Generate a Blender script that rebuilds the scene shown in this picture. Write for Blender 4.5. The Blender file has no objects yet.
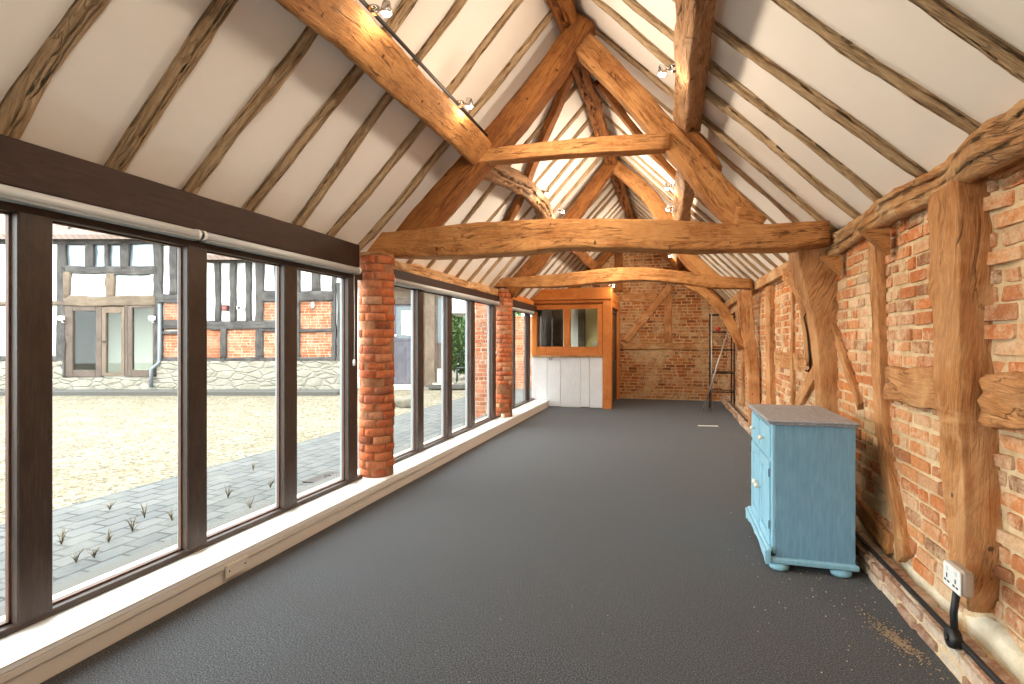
import bpy, math, random
from mathutils import Vector, Matrix, noise
C = bpy.context.scene.collection
R = math.radians
PI = math.pi
TH = math.atan(158/540)          # yaw of the camera to the left of the barn's long axis

# ------------------------------------------------------------------ materials
def lin(h):
    h = h.lstrip('#'); out = []
    for i in (0, 2, 4):
        c = int(h[i:i+2], 16)/255
        out.append(c/12.92 if c <= .04045 else ((c+.055)/1.055)**2.4)
    return (*out, 1)

def new_mat(name):
    m = bpy.data.materials.new(name); m.use_nodes = True
    nt = m.node_tree; nt.nodes.clear()
    out = nt.nodes.new('ShaderNodeOutputMaterial')
    b = nt.nodes.new('ShaderNodeBsdfPrincipled')
    nt.links.new(b.outputs[0], out.inputs[0])
    return m, nt, b

class G:
    """tiny node-graph helper"""
    def __init__(s, nt): s.nt = nt
    def n(s, t, **k):
        nd = s.nt.nodes.new(t)
        for a, v in k.items(): setattr(nd, a, v)
        return nd
    def l(s, a, b): s.nt.links.new(a, b)
    def coord(s, which='Object'):
        return s.n('ShaderNodeTexCoord').outputs[which]
    def mapping(s, vec, scale=(1, 1, 1), rot=(0, 0, 0), loc=(0, 0, 0)):
        m = s.n('ShaderNodeMapping'); s.l(vec, m.inputs[0])
        m.inputs['Scale'].default_value = scale; m.inputs['Rotation'].default_value = rot; m.inputs['Location'].default_value = loc
        return m.outputs[0]
    def noise(s, vec, scale, detail=4, rough=.55, dist=0):
        m = s.n('ShaderNodeTexNoise'); s.l(vec, m.inputs['Vector'])
        m.inputs['Scale'].default_value = scale; m.inputs['Detail'].default_value = detail
        m.inputs['Roughness'].default_value = rough; m.inputs['Distortion'].default_value = dist
        return m.outputs['Fac']
    def vor(s, vec, scale, feature='F1', out='Distance', rnd=1):
        m = s.n('ShaderNodeTexVoronoi', feature=feature); s.l(vec, m.inputs['Vector'])
        m.inputs['Scale'].default_value = scale; m.inputs['Randomness'].default_value = rnd
        return m.outputs[out]
    def ramp(s, fac, stops, interp='LINEAR'):
        m = s.n('ShaderNodeValToRGB'); s.l(fac, m.inputs[0]); e = m.color_ramp; e.interpolation = interp
        while len(e.elements) < len(stops): e.elements.new(.5)
        for el, (p, c) in zip(e.elements, stops):
            el.position = p; el.color = lin(c) if isinstance(c, str) else (c, c, c, 1)
        return m.outputs[0]
    def mix(s, fac, a, b, blend='MIX'):
        m = s.n('ShaderNodeMix', data_type='RGBA', blend_type=blend)
        for sock, v in ((m.inputs[0], fac), (m.inputs[6], a), (m.inputs[7], b)):
            if isinstance(v, (int, float)): sock.default_value = v
            elif isinstance(v, str): sock.default_value = lin(v)
            elif isinstance(v, tuple): sock.default_value = v
            else: s.l(v, sock)
        return m.outputs[2]
    def math(s, op, a, b=0.):
        m = s.n('ShaderNodeMath', operation=op)
        for i, v in enumerate((a, b)):
            if isinstance(v, (int, float)): m.inputs[i].default_value = v
            else: s.l(v, m.inputs[i])
        return m.outputs[0]
    def bump(s, h, strength=.4, dist=.01, normal=None):
        m = s.n('ShaderNodeBump'); s.l(h, m.inputs['Height'])
        m.inputs['Strength'].default_value = strength; m.inputs['Distance'].default_value = dist
        if normal is not None: s.l(normal, m.inputs['Normal'])
        return m.outputs[0]

def plain(name, col, rough=.6, metal=0, var=.12, bump=.15, bscale=60, coat=0):
    m, nt, b = new_mat(name); g = G(nt); o = g.coord()
    nz = g.noise(o, bscale/6, 4)
    c = lin(col); dk = tuple(x*(1-var) for x in c[:3])+(1,); lt = tuple(min(1, x*(1+var*.6)) for x in c[:3])+(1,)
    g.l(g.mix(nz, dk, lt), b.inputs['Base Color'])
    b.inputs['Roughness'].default_value = rough; b.inputs['Metallic'].default_value = metal
    if coat: b.inputs['Coat Weight'].default_value = coat
    if bump: g.l(g.bump(g.noise(o, bscale, 3), bump, .004), b.inputs['Normal'])
    return m

def wood(name, dark, mid, light, grain=9, rough=.72, crack=.75, seedscale=1.0, hue=.0, bump=.5, patch=None, pits=True):
    """UV.x runs along the timber in metres, UV.y round it"""
    m, nt, b = new_mat(name); g = G(nt)
    uv = g.coord('UV')
    oi = g.n('ShaderNodeObjectInfo')
    off = g.n('ShaderNodeVectorMath', operation='ADD'); g.l(uv, off.inputs[0])
    cmb = g.n('ShaderNodeCombineXYZ'); g.l(g.math('MULTIPLY', oi.outputs['Random'], 37.), cmb.inputs[0]); g.l(g.math('MULTIPLY', oi.outputs['Random'], 11.), cmb.inputs[1])
    g.l(cmb.outputs[0], off.inputs[1]); v = off.outputs[0]
    long = g.mapping(v, (2.2, 24, 1))
    n1 = g.noise(long, 2.2*seedscale, 8, .65, .6)
    n2 = g.noise(g.mapping(v, (4, 60, 1)), 3.2, 4, .7, .3)
    big = g.noise(v, 2.3, 5, .6, .4)
    base = g.ramp(n1, [(.33, dark), (.5, mid), (.68, light)])
    base = g.mix(g.ramp(n2, [(.36, 1.), (.58, 0.)]), base, dark)
    base = g.mix(g.ramp(big, [(.35, .0), (.72, .7)]), base, light)
    base = g.mix(g.ramp(g.noise(v, 4.1, 4, .6, .8), [(.52, .0), (.75, .6)]), base, mid)
    base = g.mix(g.ramp(g.noise(v, 3.1, 5, .65, 1.), [(.54, .0), (.70, .55)]), base, dark)
    if patch:
        base = g.mix(g.ramp(g.noise(v, 1.7, 6, .7, 1.2), [(.52, .0), (.66, .85)]), base, patch)
    # long drying cracks
    ck = g.noise(g.mapping(v, (.9, 9, 1)), 2.0, 3, .5, .9)
    line = g.ramp(g.math('ABSOLUTE', g.math('SUBTRACT', ck, .5)), [(.0, 1.), (.017, .0)])
    gate = g.ramp(g.noise(v, 1.3, 2), [(.42, .0), (.52, 1.)])
    cr = g.math('MULTIPLY', line, gate)
    col = g.mix(g.math('MULTIPLY', cr, crack), base, tuple(x*.16 for x in lin(dark)[:3])+(1,))
    h = g.math('SUBTRACT', g.math('ADD', n1, g.math('MULTIPLY', n2, .6)), g.math('MULTIPLY', cr, 2.2*crack))
    if pits:
        d = g.vor(v, 5.5); pk = g.ramp(d, [(.05, 1.), (.075, .0)])
        col = g.mix(g.math('MULTIPLY', pk, .8), col, tuple(x*.2 for x in lin(dark)[:3])+(1,))
    g.l(col, b.inputs['Base Color']); b.inputs['Roughness'].default_value = rough
    b.inputs['Specular IOR Level'].default_value = .3
    g.l(g.bump(h, bump, .02), b.inputs['Normal'])
    return m

def brick_mat(name, stops, lime, lime_amt, lime_scale=2.2, dirt='#5a3a28', dirt_amt=.3, sat=1):
    """colour of each brick comes from the face attribute 'rnd'; limewash stains lie over them"""
    m, nt, b = new_mat(name); g = G(nt); o = g.coord()
    a = g.n('ShaderNodeAttribute', attribute_name='rnd')
    base = g.ramp(a.outputs['Fac'], stops)
    sp = g.noise(o, 45, 5, .7)
    base = g.mix(g.ramp(sp, [(.35, .4), (.58, .0)]), base, dirt)
    base = g.mix(g.ramp(g.noise(o, 14, 5, .7, .5), [(.5, 0.), (.75, .5)]), base, stops[-2][1])
    ln = g.noise(o, lime_scale, 8, .72, .6)
    lf = g.noise(o, 26, 6, .75)
    lm = g.math('MULTIPLY', g.ramp(g.math('ADD', g.math('MULTIPLY', ln, .62), g.math('MULTIPLY', lf, .38)), [(.47, .0), (.60, 1.)]), lime_amt)
    base = g.mix(lm, base, lime)
    base = g.mix(g.math('MULTIPLY', g.ramp(g.noise(o, 1.1, 5, .65), [(.5, .0), (.68, 1.)]), dirt_amt), base, dirt)
    g.l(base, b.inputs['Base Color']); b.inputs['Roughness'].default_value = .9
    b.inputs['Specular IOR Level'].default_value = .2
    h = g.math('ADD', sp, g.noise(o, 120, 3))
    g.l(g.bump(h, .7, .012), b.inputs['Normal'])
    return m

def mortar_mat(name, a, c, bscale=40):
    m, nt, b = new_mat(name); g = G(nt); o = g.coord()
    col = g.mix(g.ramp(g.noise(o, 7, 6, .7), [(.35, 0.), (.65, 1.)]), a, c)
    g.l(col, b.inputs['Base Color']); b.inputs['Roughness'].default_value = .95
    b.inputs['Specular IOR Level'].default_value = .1
    g.l(g.bump(g.noise(o, bscale, 6, .7), .8, .015), b.inputs['Normal'])
    return m

M = {}
M['oak'] = wood('oak_truss', '#7e4a22', '#bb7d46', '#dca468', patch='#cc955c')
M['oak_dark'] = wood('oak_brown', '#64391a', '#965c2a', '#b87a40')
M['oak_post'] = wood('oak_post', '#985f30', '#d08b4e', '#e8b480', patch='#e2ae7a', bump=.8, crack=.5)
M['oak_grey'] = wood('oak_rafter', '#8c6e50', '#c4a47c', '#dec4a0', grain=12, patch='#d0b28c', bump=.8, crack=.32, pits=False)
M['oak_pale'] = wood('oak_purlin', '#845632', '#bd8758', '#dcae80', patch='#d2a67e', bump=.9, crack=.7)
M['plate'] = wood('oak_plate', '#a5683a', '#d6985c', '#efc896', patch='#e6c69a', bump=1., crack=.4)
M['pine'] = wood('pine_orange', '#b35c24', '#d47a32', '#e4974c', crack=.1, bump=.15, pits=False, rough=.5)
M['board_white'] = wood('board_white', '#e6e8eb', '#f0f2f4', '#f8f8f9', crack=.12, bump=.15, pits=False, rough=.6)
M['lintel'] = wood('lintel_brown', '#2c1e19', '#3b2923', '#493229', crack=.1, bump=.15, pits=False, rough=.6)
M['frame'] = wood('frame_brown', '#2f2521', '#40332d', '#524339', crack=.0, bump=.1, pits=False, rough=.4)
M['frame_red'] = wood('frame_redbrown', '#4a3329', '#624639', '#745648', crack=.0, bump=.1, pits=False, rough=.5)
M['bead'] = plain('aluminium_bead', '#8d9294', .4, .1, .05, 0)
M['plaster'] = plain('plaster_white', '#efe9e2', .9, 0, .05, .12, 18)
M['paint_white'] = plain('paint_white', '#eeeeec', .38, 0, .04, .05, 30)
M['skirt'] = plain('skirting_white', '#ddd5cb', .5, 0, .06, .05, 30)
M['blind'] = plain('blind_white', '#c9cdd0', .45, .1, .05, 0)
M['chrome'] = plain('chrome', '#d8d8d8', .18, 1, .02, 0)
M['black'] = plain('black_plastic', '#1a1a1b', .5, 0, .1, .05)
M['black_metal'] = plain('black_metal', '#2a211d', .5, .5, .2, .05)
M['iron'] = plain('old_iron', '#3a302b', .6, .6, .3, .3)
M['alu'] = plain('aluminium', '#b9b4ad', .35, .7, .08, 0)
M['paper'] = plain('paper', '#f2f2ee', .8, 0, .02, 0)
M['socket'] = plain('socket_grey', '#b0a69b', .4, .4, .05, 0)
M['socket_white'] = plain('socket_white', '#e6e6e4', .35, 0, .02, 0)
M['slate'] = plain('recess_dark', '#16120f', .9, 0, .2, .2)
M['ceramic'] = plain('ceramic', '#e9e2cf', .15, 0, .03, 0)
M['red'] = plain('red_ball', '#c2453c', .4, 0, .05, 0)
M['alarm_red'] = plain('alarm_red', '#5a2026', .5, 0, .1, 0)
M['cream_wall'] = plain('cream_plaster', '#d8cf98', .9, 0, .05, .1, 30)
M['mortar'] = mortar_mat('mortar_lime', '#c9ab80', '#ead3ad')
M['mortar_back'] = mortar_mat('mortar_buff', '#b8966c', '#e0c398')
M['mortar_pier'] = mortar_mat('mortar_pier', '#8f5f44', '#b98a66')
M['upstand'] = mortar_mat('render_cream', '#cfc4a8', '#e6dcc6', 14)
M['brick_right'] = brick_mat('brick_orange', [(0., '#96684a'), (.2, '#c47c4e'), (.5, '#d67c44'), (.72, '#e09358'), (.86, '#dfae84'), (1., '#e8cca6')], '#edd4b0', .8, 2.6, dirt='#8f5f45', dirt_amt=.15)
M['brick_back'] = brick_mat('brick_brown', [(0., '#7d4628'), (.25, '#ad6234'), (.6, '#c0733e'), (.85, '#c98850'), (1., '#d0a274')], '#dcc29a', .85, 1.5, dirt='#5e371c', dirt_amt=.4)
M['brick_pier'] = brick_mat('brick_pier', [(0., '#8a4c30'), (.3, '#b85c38'), (.65, '#c86a3e'), (.9, '#cc764a'), (1., '#c99672')], '#d9c0a4', .18, 3.)
M['brick_pale'] = brick_mat('brick_limed', [(0., '#a57a62'), (.5, '#cfa488'), (.8, '#dbbfa6'), (1., '#e4d2bd')], '#ead9c4', .6, 5.)
M['brick_out'] = brick_mat('brick_infill', [(0., '#8c4a2e'), (.5, '#a35c3a'), (.9, '#b06d4b'), (1., '#b58366')], '#bda992', .35, 2.)
M['mortar_out'] = mortar_mat('mortar_out', '#a08c78', '#b5a592')
M['plaster_out'] = plain('render_white', '#cfcfcd', .9, 0, .03, .1, 20)
M['timber_out'] = wood('timber_weathered', '#2b2826', '#454140', '#66615d', crack=.5, bump=.6, pits=False, rough=.9)
M['timber_tan'] = wood('timber_tan', '#51443a', '#6b5b4e', '#80705f', crack=.4, bump=.5, pits=False, rough=.9)
M['joinery'] = wood('joinery_brown', '#3d312a', '#574a41', '#6b5d53', crack=.2, bump=.2, pits=False, rough=.7)
M['door_grey'] = wood('door_greyviolet', '#3f3c43', '#56535a', '#66636a', crack=.1, bump=.2, pits=False, rough=.7)
M['downpipe'] = plain('downpipe_grey', '#6d7277', .4, .2, .1, .05)
M['board_panel'] = plain('panel_white', '#9ea6a4', .6, 0, .03, .03)
M['inside_pale'] = plain('inside_wall_pale', '#d8d2c4', .9, 0, .1, .1)
M['inside_dark'] = plain('inside_dark', '#5a5450', .9, 0, .2, .1)
M['inside_brick'] = plain('inside_brick', '#8a5544', .9, 0, .3, .3)
M['boulder'] = plain('boulder_stone', '#665f52', .95, 0, .25, .8, 30)
M['weed'] = plain('weed_dry', '#6d5d42', .9, 0, .3, 0)
M['chairmetal'] = plain('chair_iron', '#4a5254', .6, .4, .1, 0)

def stone_mat():
    m, nt, b = new_mat('stone_limewashed'); g = G(nt); o = g.coord()
    v = g.vor(g.mapping(o, (1.3, 1.3, 3.2)), 1.9, 'DISTANCE_TO_EDGE')
    c = g.mix(g.ramp(g.noise(o, 3, 6, .7), [(.4, 0.), (.7, 1.)]), '#7d776a', '#928c80')
    c = g.mix(g.ramp(v, [(.0, .45), (.06, 0.)]), c, '#6d6557')
    g.l(c, b.inputs['Base Color']); b.inputs['Roughness'].default_value = .95
    g.l(g.bump(g.math('ADD', g.ramp(v, [(0., 0.), (.12, 1.)]), g.noise(o, 9, 5)), .7, .04), b.inputs['Normal'])
    return m
M['stone'] = stone_mat()
M['stone_sill'] = plain('sill_stone', '#54514c', .9, 0, .15, .2, 20)
M['stone_path'] = plain('path_stone', '#4d4a45', .95, 0, .2, .3, 20)

def carpet():
    m, nt, b = new_mat('carpet_charcoal'); g = G(nt); o = g.coord()
    sp = g.noise(o, 150, 3, .8)
    pile = g.noise(o, 60, 3, .6)
    c = g.ramp(sp, [(.38, '#28292b'), (.5, '#444548'), (.62, '#707276')])
    c = g.mix(g.ramp(g.noise(o, 2.0, 6, .6), [(.4, .0), (.7, .35)]), c, '#4a4847')
    c = g.mix(g.ramp(g.noise(o, 210, 1), [(.70, 0.), (.74, .7)]), c, '#b4b2ae')
    g.l(c, b.inputs['Base Color']); b.inputs['Roughness'].default_value = 1.
    b.inputs['Specular IOR Level'].default_value = .05
    b.inputs['Sheen Weight'].default_value = .15; b.inputs['Sheen Roughness'].default_value = .4
    g.l(g.bump(sp, .15, .002), b.inputs['Normal'])
    return m
M['carpet'] = carpet()

def gravel():
    m, nt, b = new_mat('gravel_tan'); g = G(nt); o = g.coord()
    d = g.vor(o, 26); col = g.vor(o, 26, 'F1', 'Color')
    sep = g.n('ShaderNodeSeparateColor'); g.l(col, sep.inputs[0])
    c = g.ramp(sep.outputs[0], [(0., '#4a4033'), (.3, '#70664f'), (.7, '#877e6b'), (1., '#9c9483')])
    c = g.mix(g.ramp(g.noise(o, 1.5, 8, .7), [(.42, .0), (.66, .6)]), c, '#665840')
    g.l(c, b.inputs['Base Color']); b.inputs['Roughness'].default_value = 1
    g.l(g.bump(g.math('ADD', d, g.noise(o, 4, 6)), 1., .05), b.inputs['Normal'])
    return m
M['gravel'] = gravel()

def pavers():
    m, nt, b = new_mat('pavers_grey'); g = G(nt); o = g.coord()
    br = g.n('ShaderNodeTexBrick'); g.l(g.mapping(o, (1, 1, 1), (0, 0, R(90))), br.inputs['Vector'])
    br.inputs['Scale'].default_value = 1.; br.inputs['Brick Width'].default_value = .26; br.inputs['Row Height'].default_value = .16
    br.inputs['Mortar Size'].default_value = .011; br.inputs['Bias'].default_value = 0
    br.inputs['Color1'].default_value = lin('#424342'); br.inputs['Color2'].default_value = lin('#525251'); br.inputs['Mortar'].default_value = lin('#24211e')
    c = g.mix(g.ramp(g.noise(o, 3, 7, .7), [(.45, .0), (.7, .7)]), br.outputs[0], '#5f5c56')
    c = g.mix(g.ramp(g.noise(o, 30, 5, .7), [(.58, .0), (.75, .6)]), c, '#3f3b37')
    g.l(c, b.inputs['Base Color']); b.inputs['Roughness'].default_value = .85
    g.l(g.bump(g.math('SUBTRACT', g.noise(o, 30, 4), g.math('MULTIPLY', br.outputs['Fac'], 2.)), .6, .01), b.inputs['Normal'])
    return m
M['pavers'] = pavers()

def roof_tiles():
    m, nt, b = new_mat('roof_tiles'); g = G(nt); uv = g.coord('UV')
    br = g.n('ShaderNodeTexBrick'); g.l(uv, br.inputs['Vector'])
    br.inputs['Scale'].default_value = 1.; br.inputs['Brick Width'].default_value = .17; br.inputs['Row Height'].default_value = .11
    br.inputs['Mortar Size'].default_value = .012
    br.inputs['Color1'].default_value = lin('#6d5a50'); br.inputs['Color2'].default_value = lin('#7c695f'); br.inputs['Mortar'].default_value = lin('#453a35')
    c = g.mix(g.ramp(g.noise(uv, 2, 5, .7), [(.4, 0.), (.7, .5)]), br.outputs[0], '#665b55')
    g.l(c, b.inputs['Base Color']); b.inputs['Roughness'].default_value = .9
    g.l(g.bump(br.outputs['Fac'], -.6, .02), b.inputs['Normal'])
    return m
M['tiles'] = roof_tiles()

def glass(name, refl=.06, tint='#f4f8f7'):
    m = bpy.data.materials.new(name); m.use_nodes = True; nt = m.node_tree; nt.nodes.clear(); g = G(nt)
    out = g.n('ShaderNodeOutputMaterial'); t = g.n('ShaderNodeBsdfTransparent'); t.inputs[0].default_value = lin(tint)
    gl = g.n('ShaderNodeBsdfGlossy'); gl.inputs['Roughness'].default_value = .02; gl.inputs[0].default_value = (1, 1, 1, 1)
    lw = g.n('ShaderNodeLayerWeight'); lw.inputs[0].default_value = .5
    mx = g.n('ShaderNodeMixShader'); g.l(g.math('ADD', g.math('MULTIPLY', g.math('POWER', lw.outputs['Facing'], 5.), .3), refl*.06), mx.inputs[0])
    g.l(t.outputs[0], mx.inputs[1]); g.l(gl.outputs[0], mx.inputs[2]); g.l(mx.outputs[0], out.inputs[0])
    return m
M['glass'] = glass('window_glass')
M['glass_far'] = glass('window_glass_reflective', .3)
def sky_tone_glass():
    m, nt, b = new_mat('window_glass_dark'); g = G(nt)
    b.inputs['Base Color'].default_value = lin('#66727a'); b.inputs['Roughness'].default_value = .08; b.inputs['Specular IOR Level'].default_value = 1.  # grey-blue base carries part of the sky's reflection
    return m
M['glass_sky'] = sky_tone_glass()
M['glass_dark'] = plain('glass_dim', '#4d565b', .12, 0, .1, 0)

def bulb():
    m = bpy.data.materials.new('lamp_glow'); m.use_nodes = True; nt = m.node_tree; nt.nodes.clear(); g = G(nt)
    out = g.n('ShaderNodeOutputMaterial'); e = g.n('ShaderNodeEmission'); e.inputs[0].default_value = (1, .86, .62, 1); e.inputs[1].default_value = 60
    g.l(e.outputs[0], out.inputs[0]); return m
M['bulb'] = bulb()

def blue_paint(name, a, b_, c_, worn):
    m, nt, b = new_mat(name); g = G(nt); o = g.coord()
    st = g.noise(g.mapping(o, (9, 9, 1.1)), 6, 6, .65, .4)
    c = g.ramp(st, [(.3, a), (.5, b_), (.7, c_)])
    c = g.mix(g.ramp(g.noise(o, 6, 6, .7), [(.55, 0.), (.72, .5)]), c, worn)
    g.l(c, b.inputs['Base Color']); b.inputs['Roughness'].default_value = .6
    g.l(g.bump(st, .2, .004), b.inputs['Normal'])
    return m
M['blue'] = blue_paint('blue_chalk_paint_shaded', '#6893ae', '#729eb8', '#7eaac2', '#7f9fb2')  # same paint as the front, darker to put in the side's shade
M['blue_lit'] = blue_paint('blue_chalk_paint_lit', '#82b4cb', '#8dbed3', '#9ac8da', '#aad1de')  # brighter copy of the blue, window light on the front put in
def worn_top():
    m, nt, b = new_mat('worn_grey_top'); g = G(nt); o = g.coord()
    st = g.noise(g.mapping(o, (7, 1.1, 7)), 7, 6, .65, .4)
    c = g.ramp(st, [(.3, '#83868c'), (.5, '#979aa1'), (.72, '#abafb6')])
    g.l(c, b.inputs['Base Color']); b.inputs['Roughness'].default_value = .5
    return m
M['worn_top'] = worn_top()
M['foliage'] = plain('leaf_green', '#4a6b34', .7, 0, .5, 0, 40)

# ------------------------------------------------------------------ mesh helpers
class MB:
    def __init__(s): s.v = []; s.f = []; s.uv = []; s.r = []; s.mi = []; s.sm = []
    def face(s, idx, uv=None, r=.5, mi=0, smooth=False):
        s.f.append(tuple(idx)); s.uv.append(uv); s.r.append(r); s.mi.append(mi); s.sm.append(smooth)
    def box(s, x0, x1, y0, y1, z0, z1, bev=.0, r=.5, mi=0, mat=None):
        """box with chamfered edges; uv in metres, long axis along UV.x"""
        ext = (x1-x0, y1-y0, z1-z0); la = max(range(3), key=lambda i: ext[i])
        b = min(bev, min(abs(e) for e in ext)*.45)
        P = []
        start = len(s.v)
        def uvof(p, n):
            o = [i for i in range(3) if i != la]
            if n == la: return (p[o[0]], p[o[1]])
            k = [i for i in o if i != n][0] if n in o else o[0]
            return (p[la], p[k]+n*.31)
        def add(p):
            s.v.append(Vector(p) if mat is None else mat @ Vector(p)); return len(s.v)-1
        lo, hi = (x0, y0, z0), (x1, y1, z1)
        if b <= 0:
            for n in range(3):
                a, c = [i for i in range(3) if i != n]
                for sd in (0, 1):
                    q = []
                    for (i, j) in ((0, 0), (1, 0), (1, 1), (0, 1)):
                        p = [0, 0, 0]; p[n] = hi[n] if sd else lo[n]; p[a] = hi[a] if i else lo[a]; p[c] = hi[c] if j else lo[c]; q.append(p)
                    flip = (sd == 0) ^ (n == 1)
                    if flip: q.reverse()
                    s.face([add(p) for p in q], [uvof(p, n) for p in q], r, mi)
            return
        cache = {}
        def vert(corner, n):
            key = (corner, n)
            if key not in cache:
                p = [0, 0, 0]
                for i in range(3):
                    e = hi[i] if corner[i] else lo[i]
                    p[i] = e if i == n else e + (-b if corner[i] else b)
                cache[key] = (add(p), p)
            return cache[key]
        for n in range(3):
            a, c = [i for i in range(3) if i != n]
            for sd in (0, 1):
                q = []
                for (i, j) in ((0, 0), (1, 0), (1, 1), (0, 1)):
                    cn = [0, 0, 0]; cn[n] = sd; cn[a] = i; cn[c] = j; q.append(vert(tuple(cn), n))
                if (sd == 0) ^ (n == 1): q.reverse()
                s.face([k for k, _ in q], [uvof(p, n) for _, p in q], r, mi)
        for n in range(3):            # edges along n
            a, c = [i for i in range(3) if i != n]
            for i in (0, 1):
                for j in (0, 1):
                    c0 = [0, 0, 0]; c0[a] = i; c0[c] = j; c1 = list(c0); c1[n] = 1
                    q = [vert(tuple(c0), a), vert(tuple(c1), a), vert(tuple(c1), c), vert(tuple(c0), c)]
                    s.face([k for k, _ in q], [uvof(p, a) for _, p in q], r, mi)
        for i in (0, 1):
            for j in (0, 1):
                for k in (0, 1):
                    q = [vert((i, j, k), n) for n in range(3)]
                    s.face([x for x, _ in q], [uvof(p, 0) for _, p in q], r, mi)
    def tube(s, pts, rad, n=10, mi=0, cap=True, r=.5):
        pts = [Vector(p) for p in pts]; rings = []; L = 0
        for i, p in enumerate(pts):
            t = (pts[min(i+1, len(pts)-1)] - pts[max(i-1, 0)]).normalized()
            up = Vector((0, 0, 1)) if abs(t.z) < .9 else Vector((1, 0, 0))
            a = t.cross(up).normalized(); b = a.cross(t)
            rr = rad[i] if isinstance(rad, (list, tuple)) else rad
            if i: L += (p-pts[i-1]).length
            st = len(s.v)
            for k in range(n):
                an = 2*PI*k/n; s.v.append(p + a*math.cos(an)*rr + b*math.sin(an)*rr)
            rings.append((st, L))
        for (s0, l0), (s1, l1) in zip(rings, rings[1:]):
            for k in range(n):
                k2 = (k+1) % n
                s.face([s0+k, s0+k2, s1+k2, s1+k], [(l0, k*.02), (l0, (k+1)*.02), (l1, (k+1)*.02), (l1, k*.02)], r, mi, True)
        if cap:
            s.face([rings[0][0]+k for k in reversed(range(n))], None, r, mi); s.face([rings[-1][0]+k for k in range(n)], None, r, mi)
    def lathe(s, prof, center=(0, 0, 0), axis='z', n=16, mi=0):
        """prof: [(radius, height)]"""
        cx = Vector(center); rings = []
        for (rr, h) in prof:
            st = len(s.v)
            for k in range(n):
                an = 2*PI*k/n; c, d = rr*math.cos(an), rr*math.sin(an)
                p = {'z': (c, d, h), 'x': (h, c, d), 'y': (d, h, c)}[axis]
                s.v.append(cx+Vector(p))
            rings.append(st)
        for a, b in zip(rings, rings[1:]):
            for k in range(n):
                k2 = (k+1) % n; s.face([a+k, a+k2, b+k2, b+k], None, .5, mi, True)
        s.face([rings[0]+k for k in reversed(range(n))], None, .5, mi); s.face([rings[-1]+k for k in range(n)], None, .5, mi)
    def prism(s, poly, axis, a0, a1, mi=0):
        """extrude a 2-D outline along an axis: 'x' -> (y,z), 'y' -> (x,z), 'z' -> (x,y)"""
        def mk(p, h): return {'x': (h, p[0], p[1]), 'y': (p[0], h, p[1]), 'z': (p[0], p[1], h)}[axis]
        st = len(s.v); n = len(poly)
        for h in (a0, a1):
            for p in poly: s.v.append(Vector(mk(p, h)))
        s.face([st+i for i in range(n)], [(p[0], p[1]) for p in poly], .5, mi); s.face([st+n+i for i in reversed(range(n))], [(p[0], p[1]) for p in reversed(poly)], .5, mi)
        L = 0
        for i in range(n):
            j = (i+1) % n; d = math.dist(poly[i], poly[j])
            s.face([st+i, st+n+i, st+n+j, st+j], [(L, 0), (L, a1-a0), (L+d, a1-a0), (L+d, 0)], .5, mi); L += d
    def build(s, name, mats, parent=None, loc=None, rotz=None, fix=True):
        me = bpy.data.meshes.new(name); me.from_pydata([tuple(v) for v in s.v], [], s.f)
        if not isinstance(mats, (list, tuple)): mats = [mats]
        for m in mats: me.materials.append(M[m] if isinstance(m, str) else m)
        ul = me.uv_layers.new(name='UVMap')
        at = me.attributes.new('rnd', 'FLOAT', 'FACE')
        for i, p in enumerate(me.polygons):
            p.material_index = s.mi[i]; p.use_smooth = s.sm[i]; at.data[i].value = s.r[i]
            if s.uv[i]:
                for k, li in enumerate(p.loop_indices): ul.data[li].uv = s.uv[i][k]
            else:
                for li in p.loop_indices:
                    co = me.vertices[me.loops[li].vertex_index].co; ul.data[li].uv = (co.x+co.z, co.y)
        if fix:
            import bmesh
            bm = bmesh.new(); bm.from_mesh(me); bmesh.ops.recalc_face_normals(bm, faces=bm.faces); bm.to_mesh(me); bm.free()
        me.validate()
        o = bpy.data.objects.new(name, me); C.objects.link(o)
        if parent: o.parent = parent
        if loc: o.location = loc
        if rotz is not None: o.rotation_euler[2] = rotz
        return o

def thing(name, label, cat, loc=(0, 0, 0), rotz=0, group=None):
    o = bpy.data.objects.new(name, None); C.objects.link(o); o.empty_display_size = .1
    o.location = loc; o.rotation_euler = (0, 0, rotz)
    return tag(o, label, cat, group)
def tag(o, label, cat, group=None, kind='thing'):
    o['label'] = label; o['category'] = cat; o['kind'] = kind
    if group: o['group'] = group
    return o
def struct(o, label=None, cat=None):
    o['kind'] = 'structure'
    if label: o['label'] = label
    if cat: o['category'] = cat
    return o

def catmull(pts, n):
    pts = [tuple(p) for p in pts]; out = []
    if len(pts) == 2: pts = [pts[0], tuple((a+b)/2 for a, b in zip(*pts)), pts[1]]
    P = [tuple(2*a-b for a, b in zip(pts[0], pts[1]))]+pts+[tuple(2*a-b for a, b in zip(pts[-1], pts[-2]))]
    segs = len(pts)-1
    for i in range(n+1):
        t = i/n*segs; k = min(int(t), segs-1); u = t-k
        p0, p1, p2, p3 = P[k:k+4]
        out.append(tuple(.5*(2*b+(c-a)*u+(2*a-5*b+4*c-d)*u*u+(3*b-a-3*c+d)*u**3) for a, b, c, d in zip(p0, p1, p2, p3)))
    return out

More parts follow.
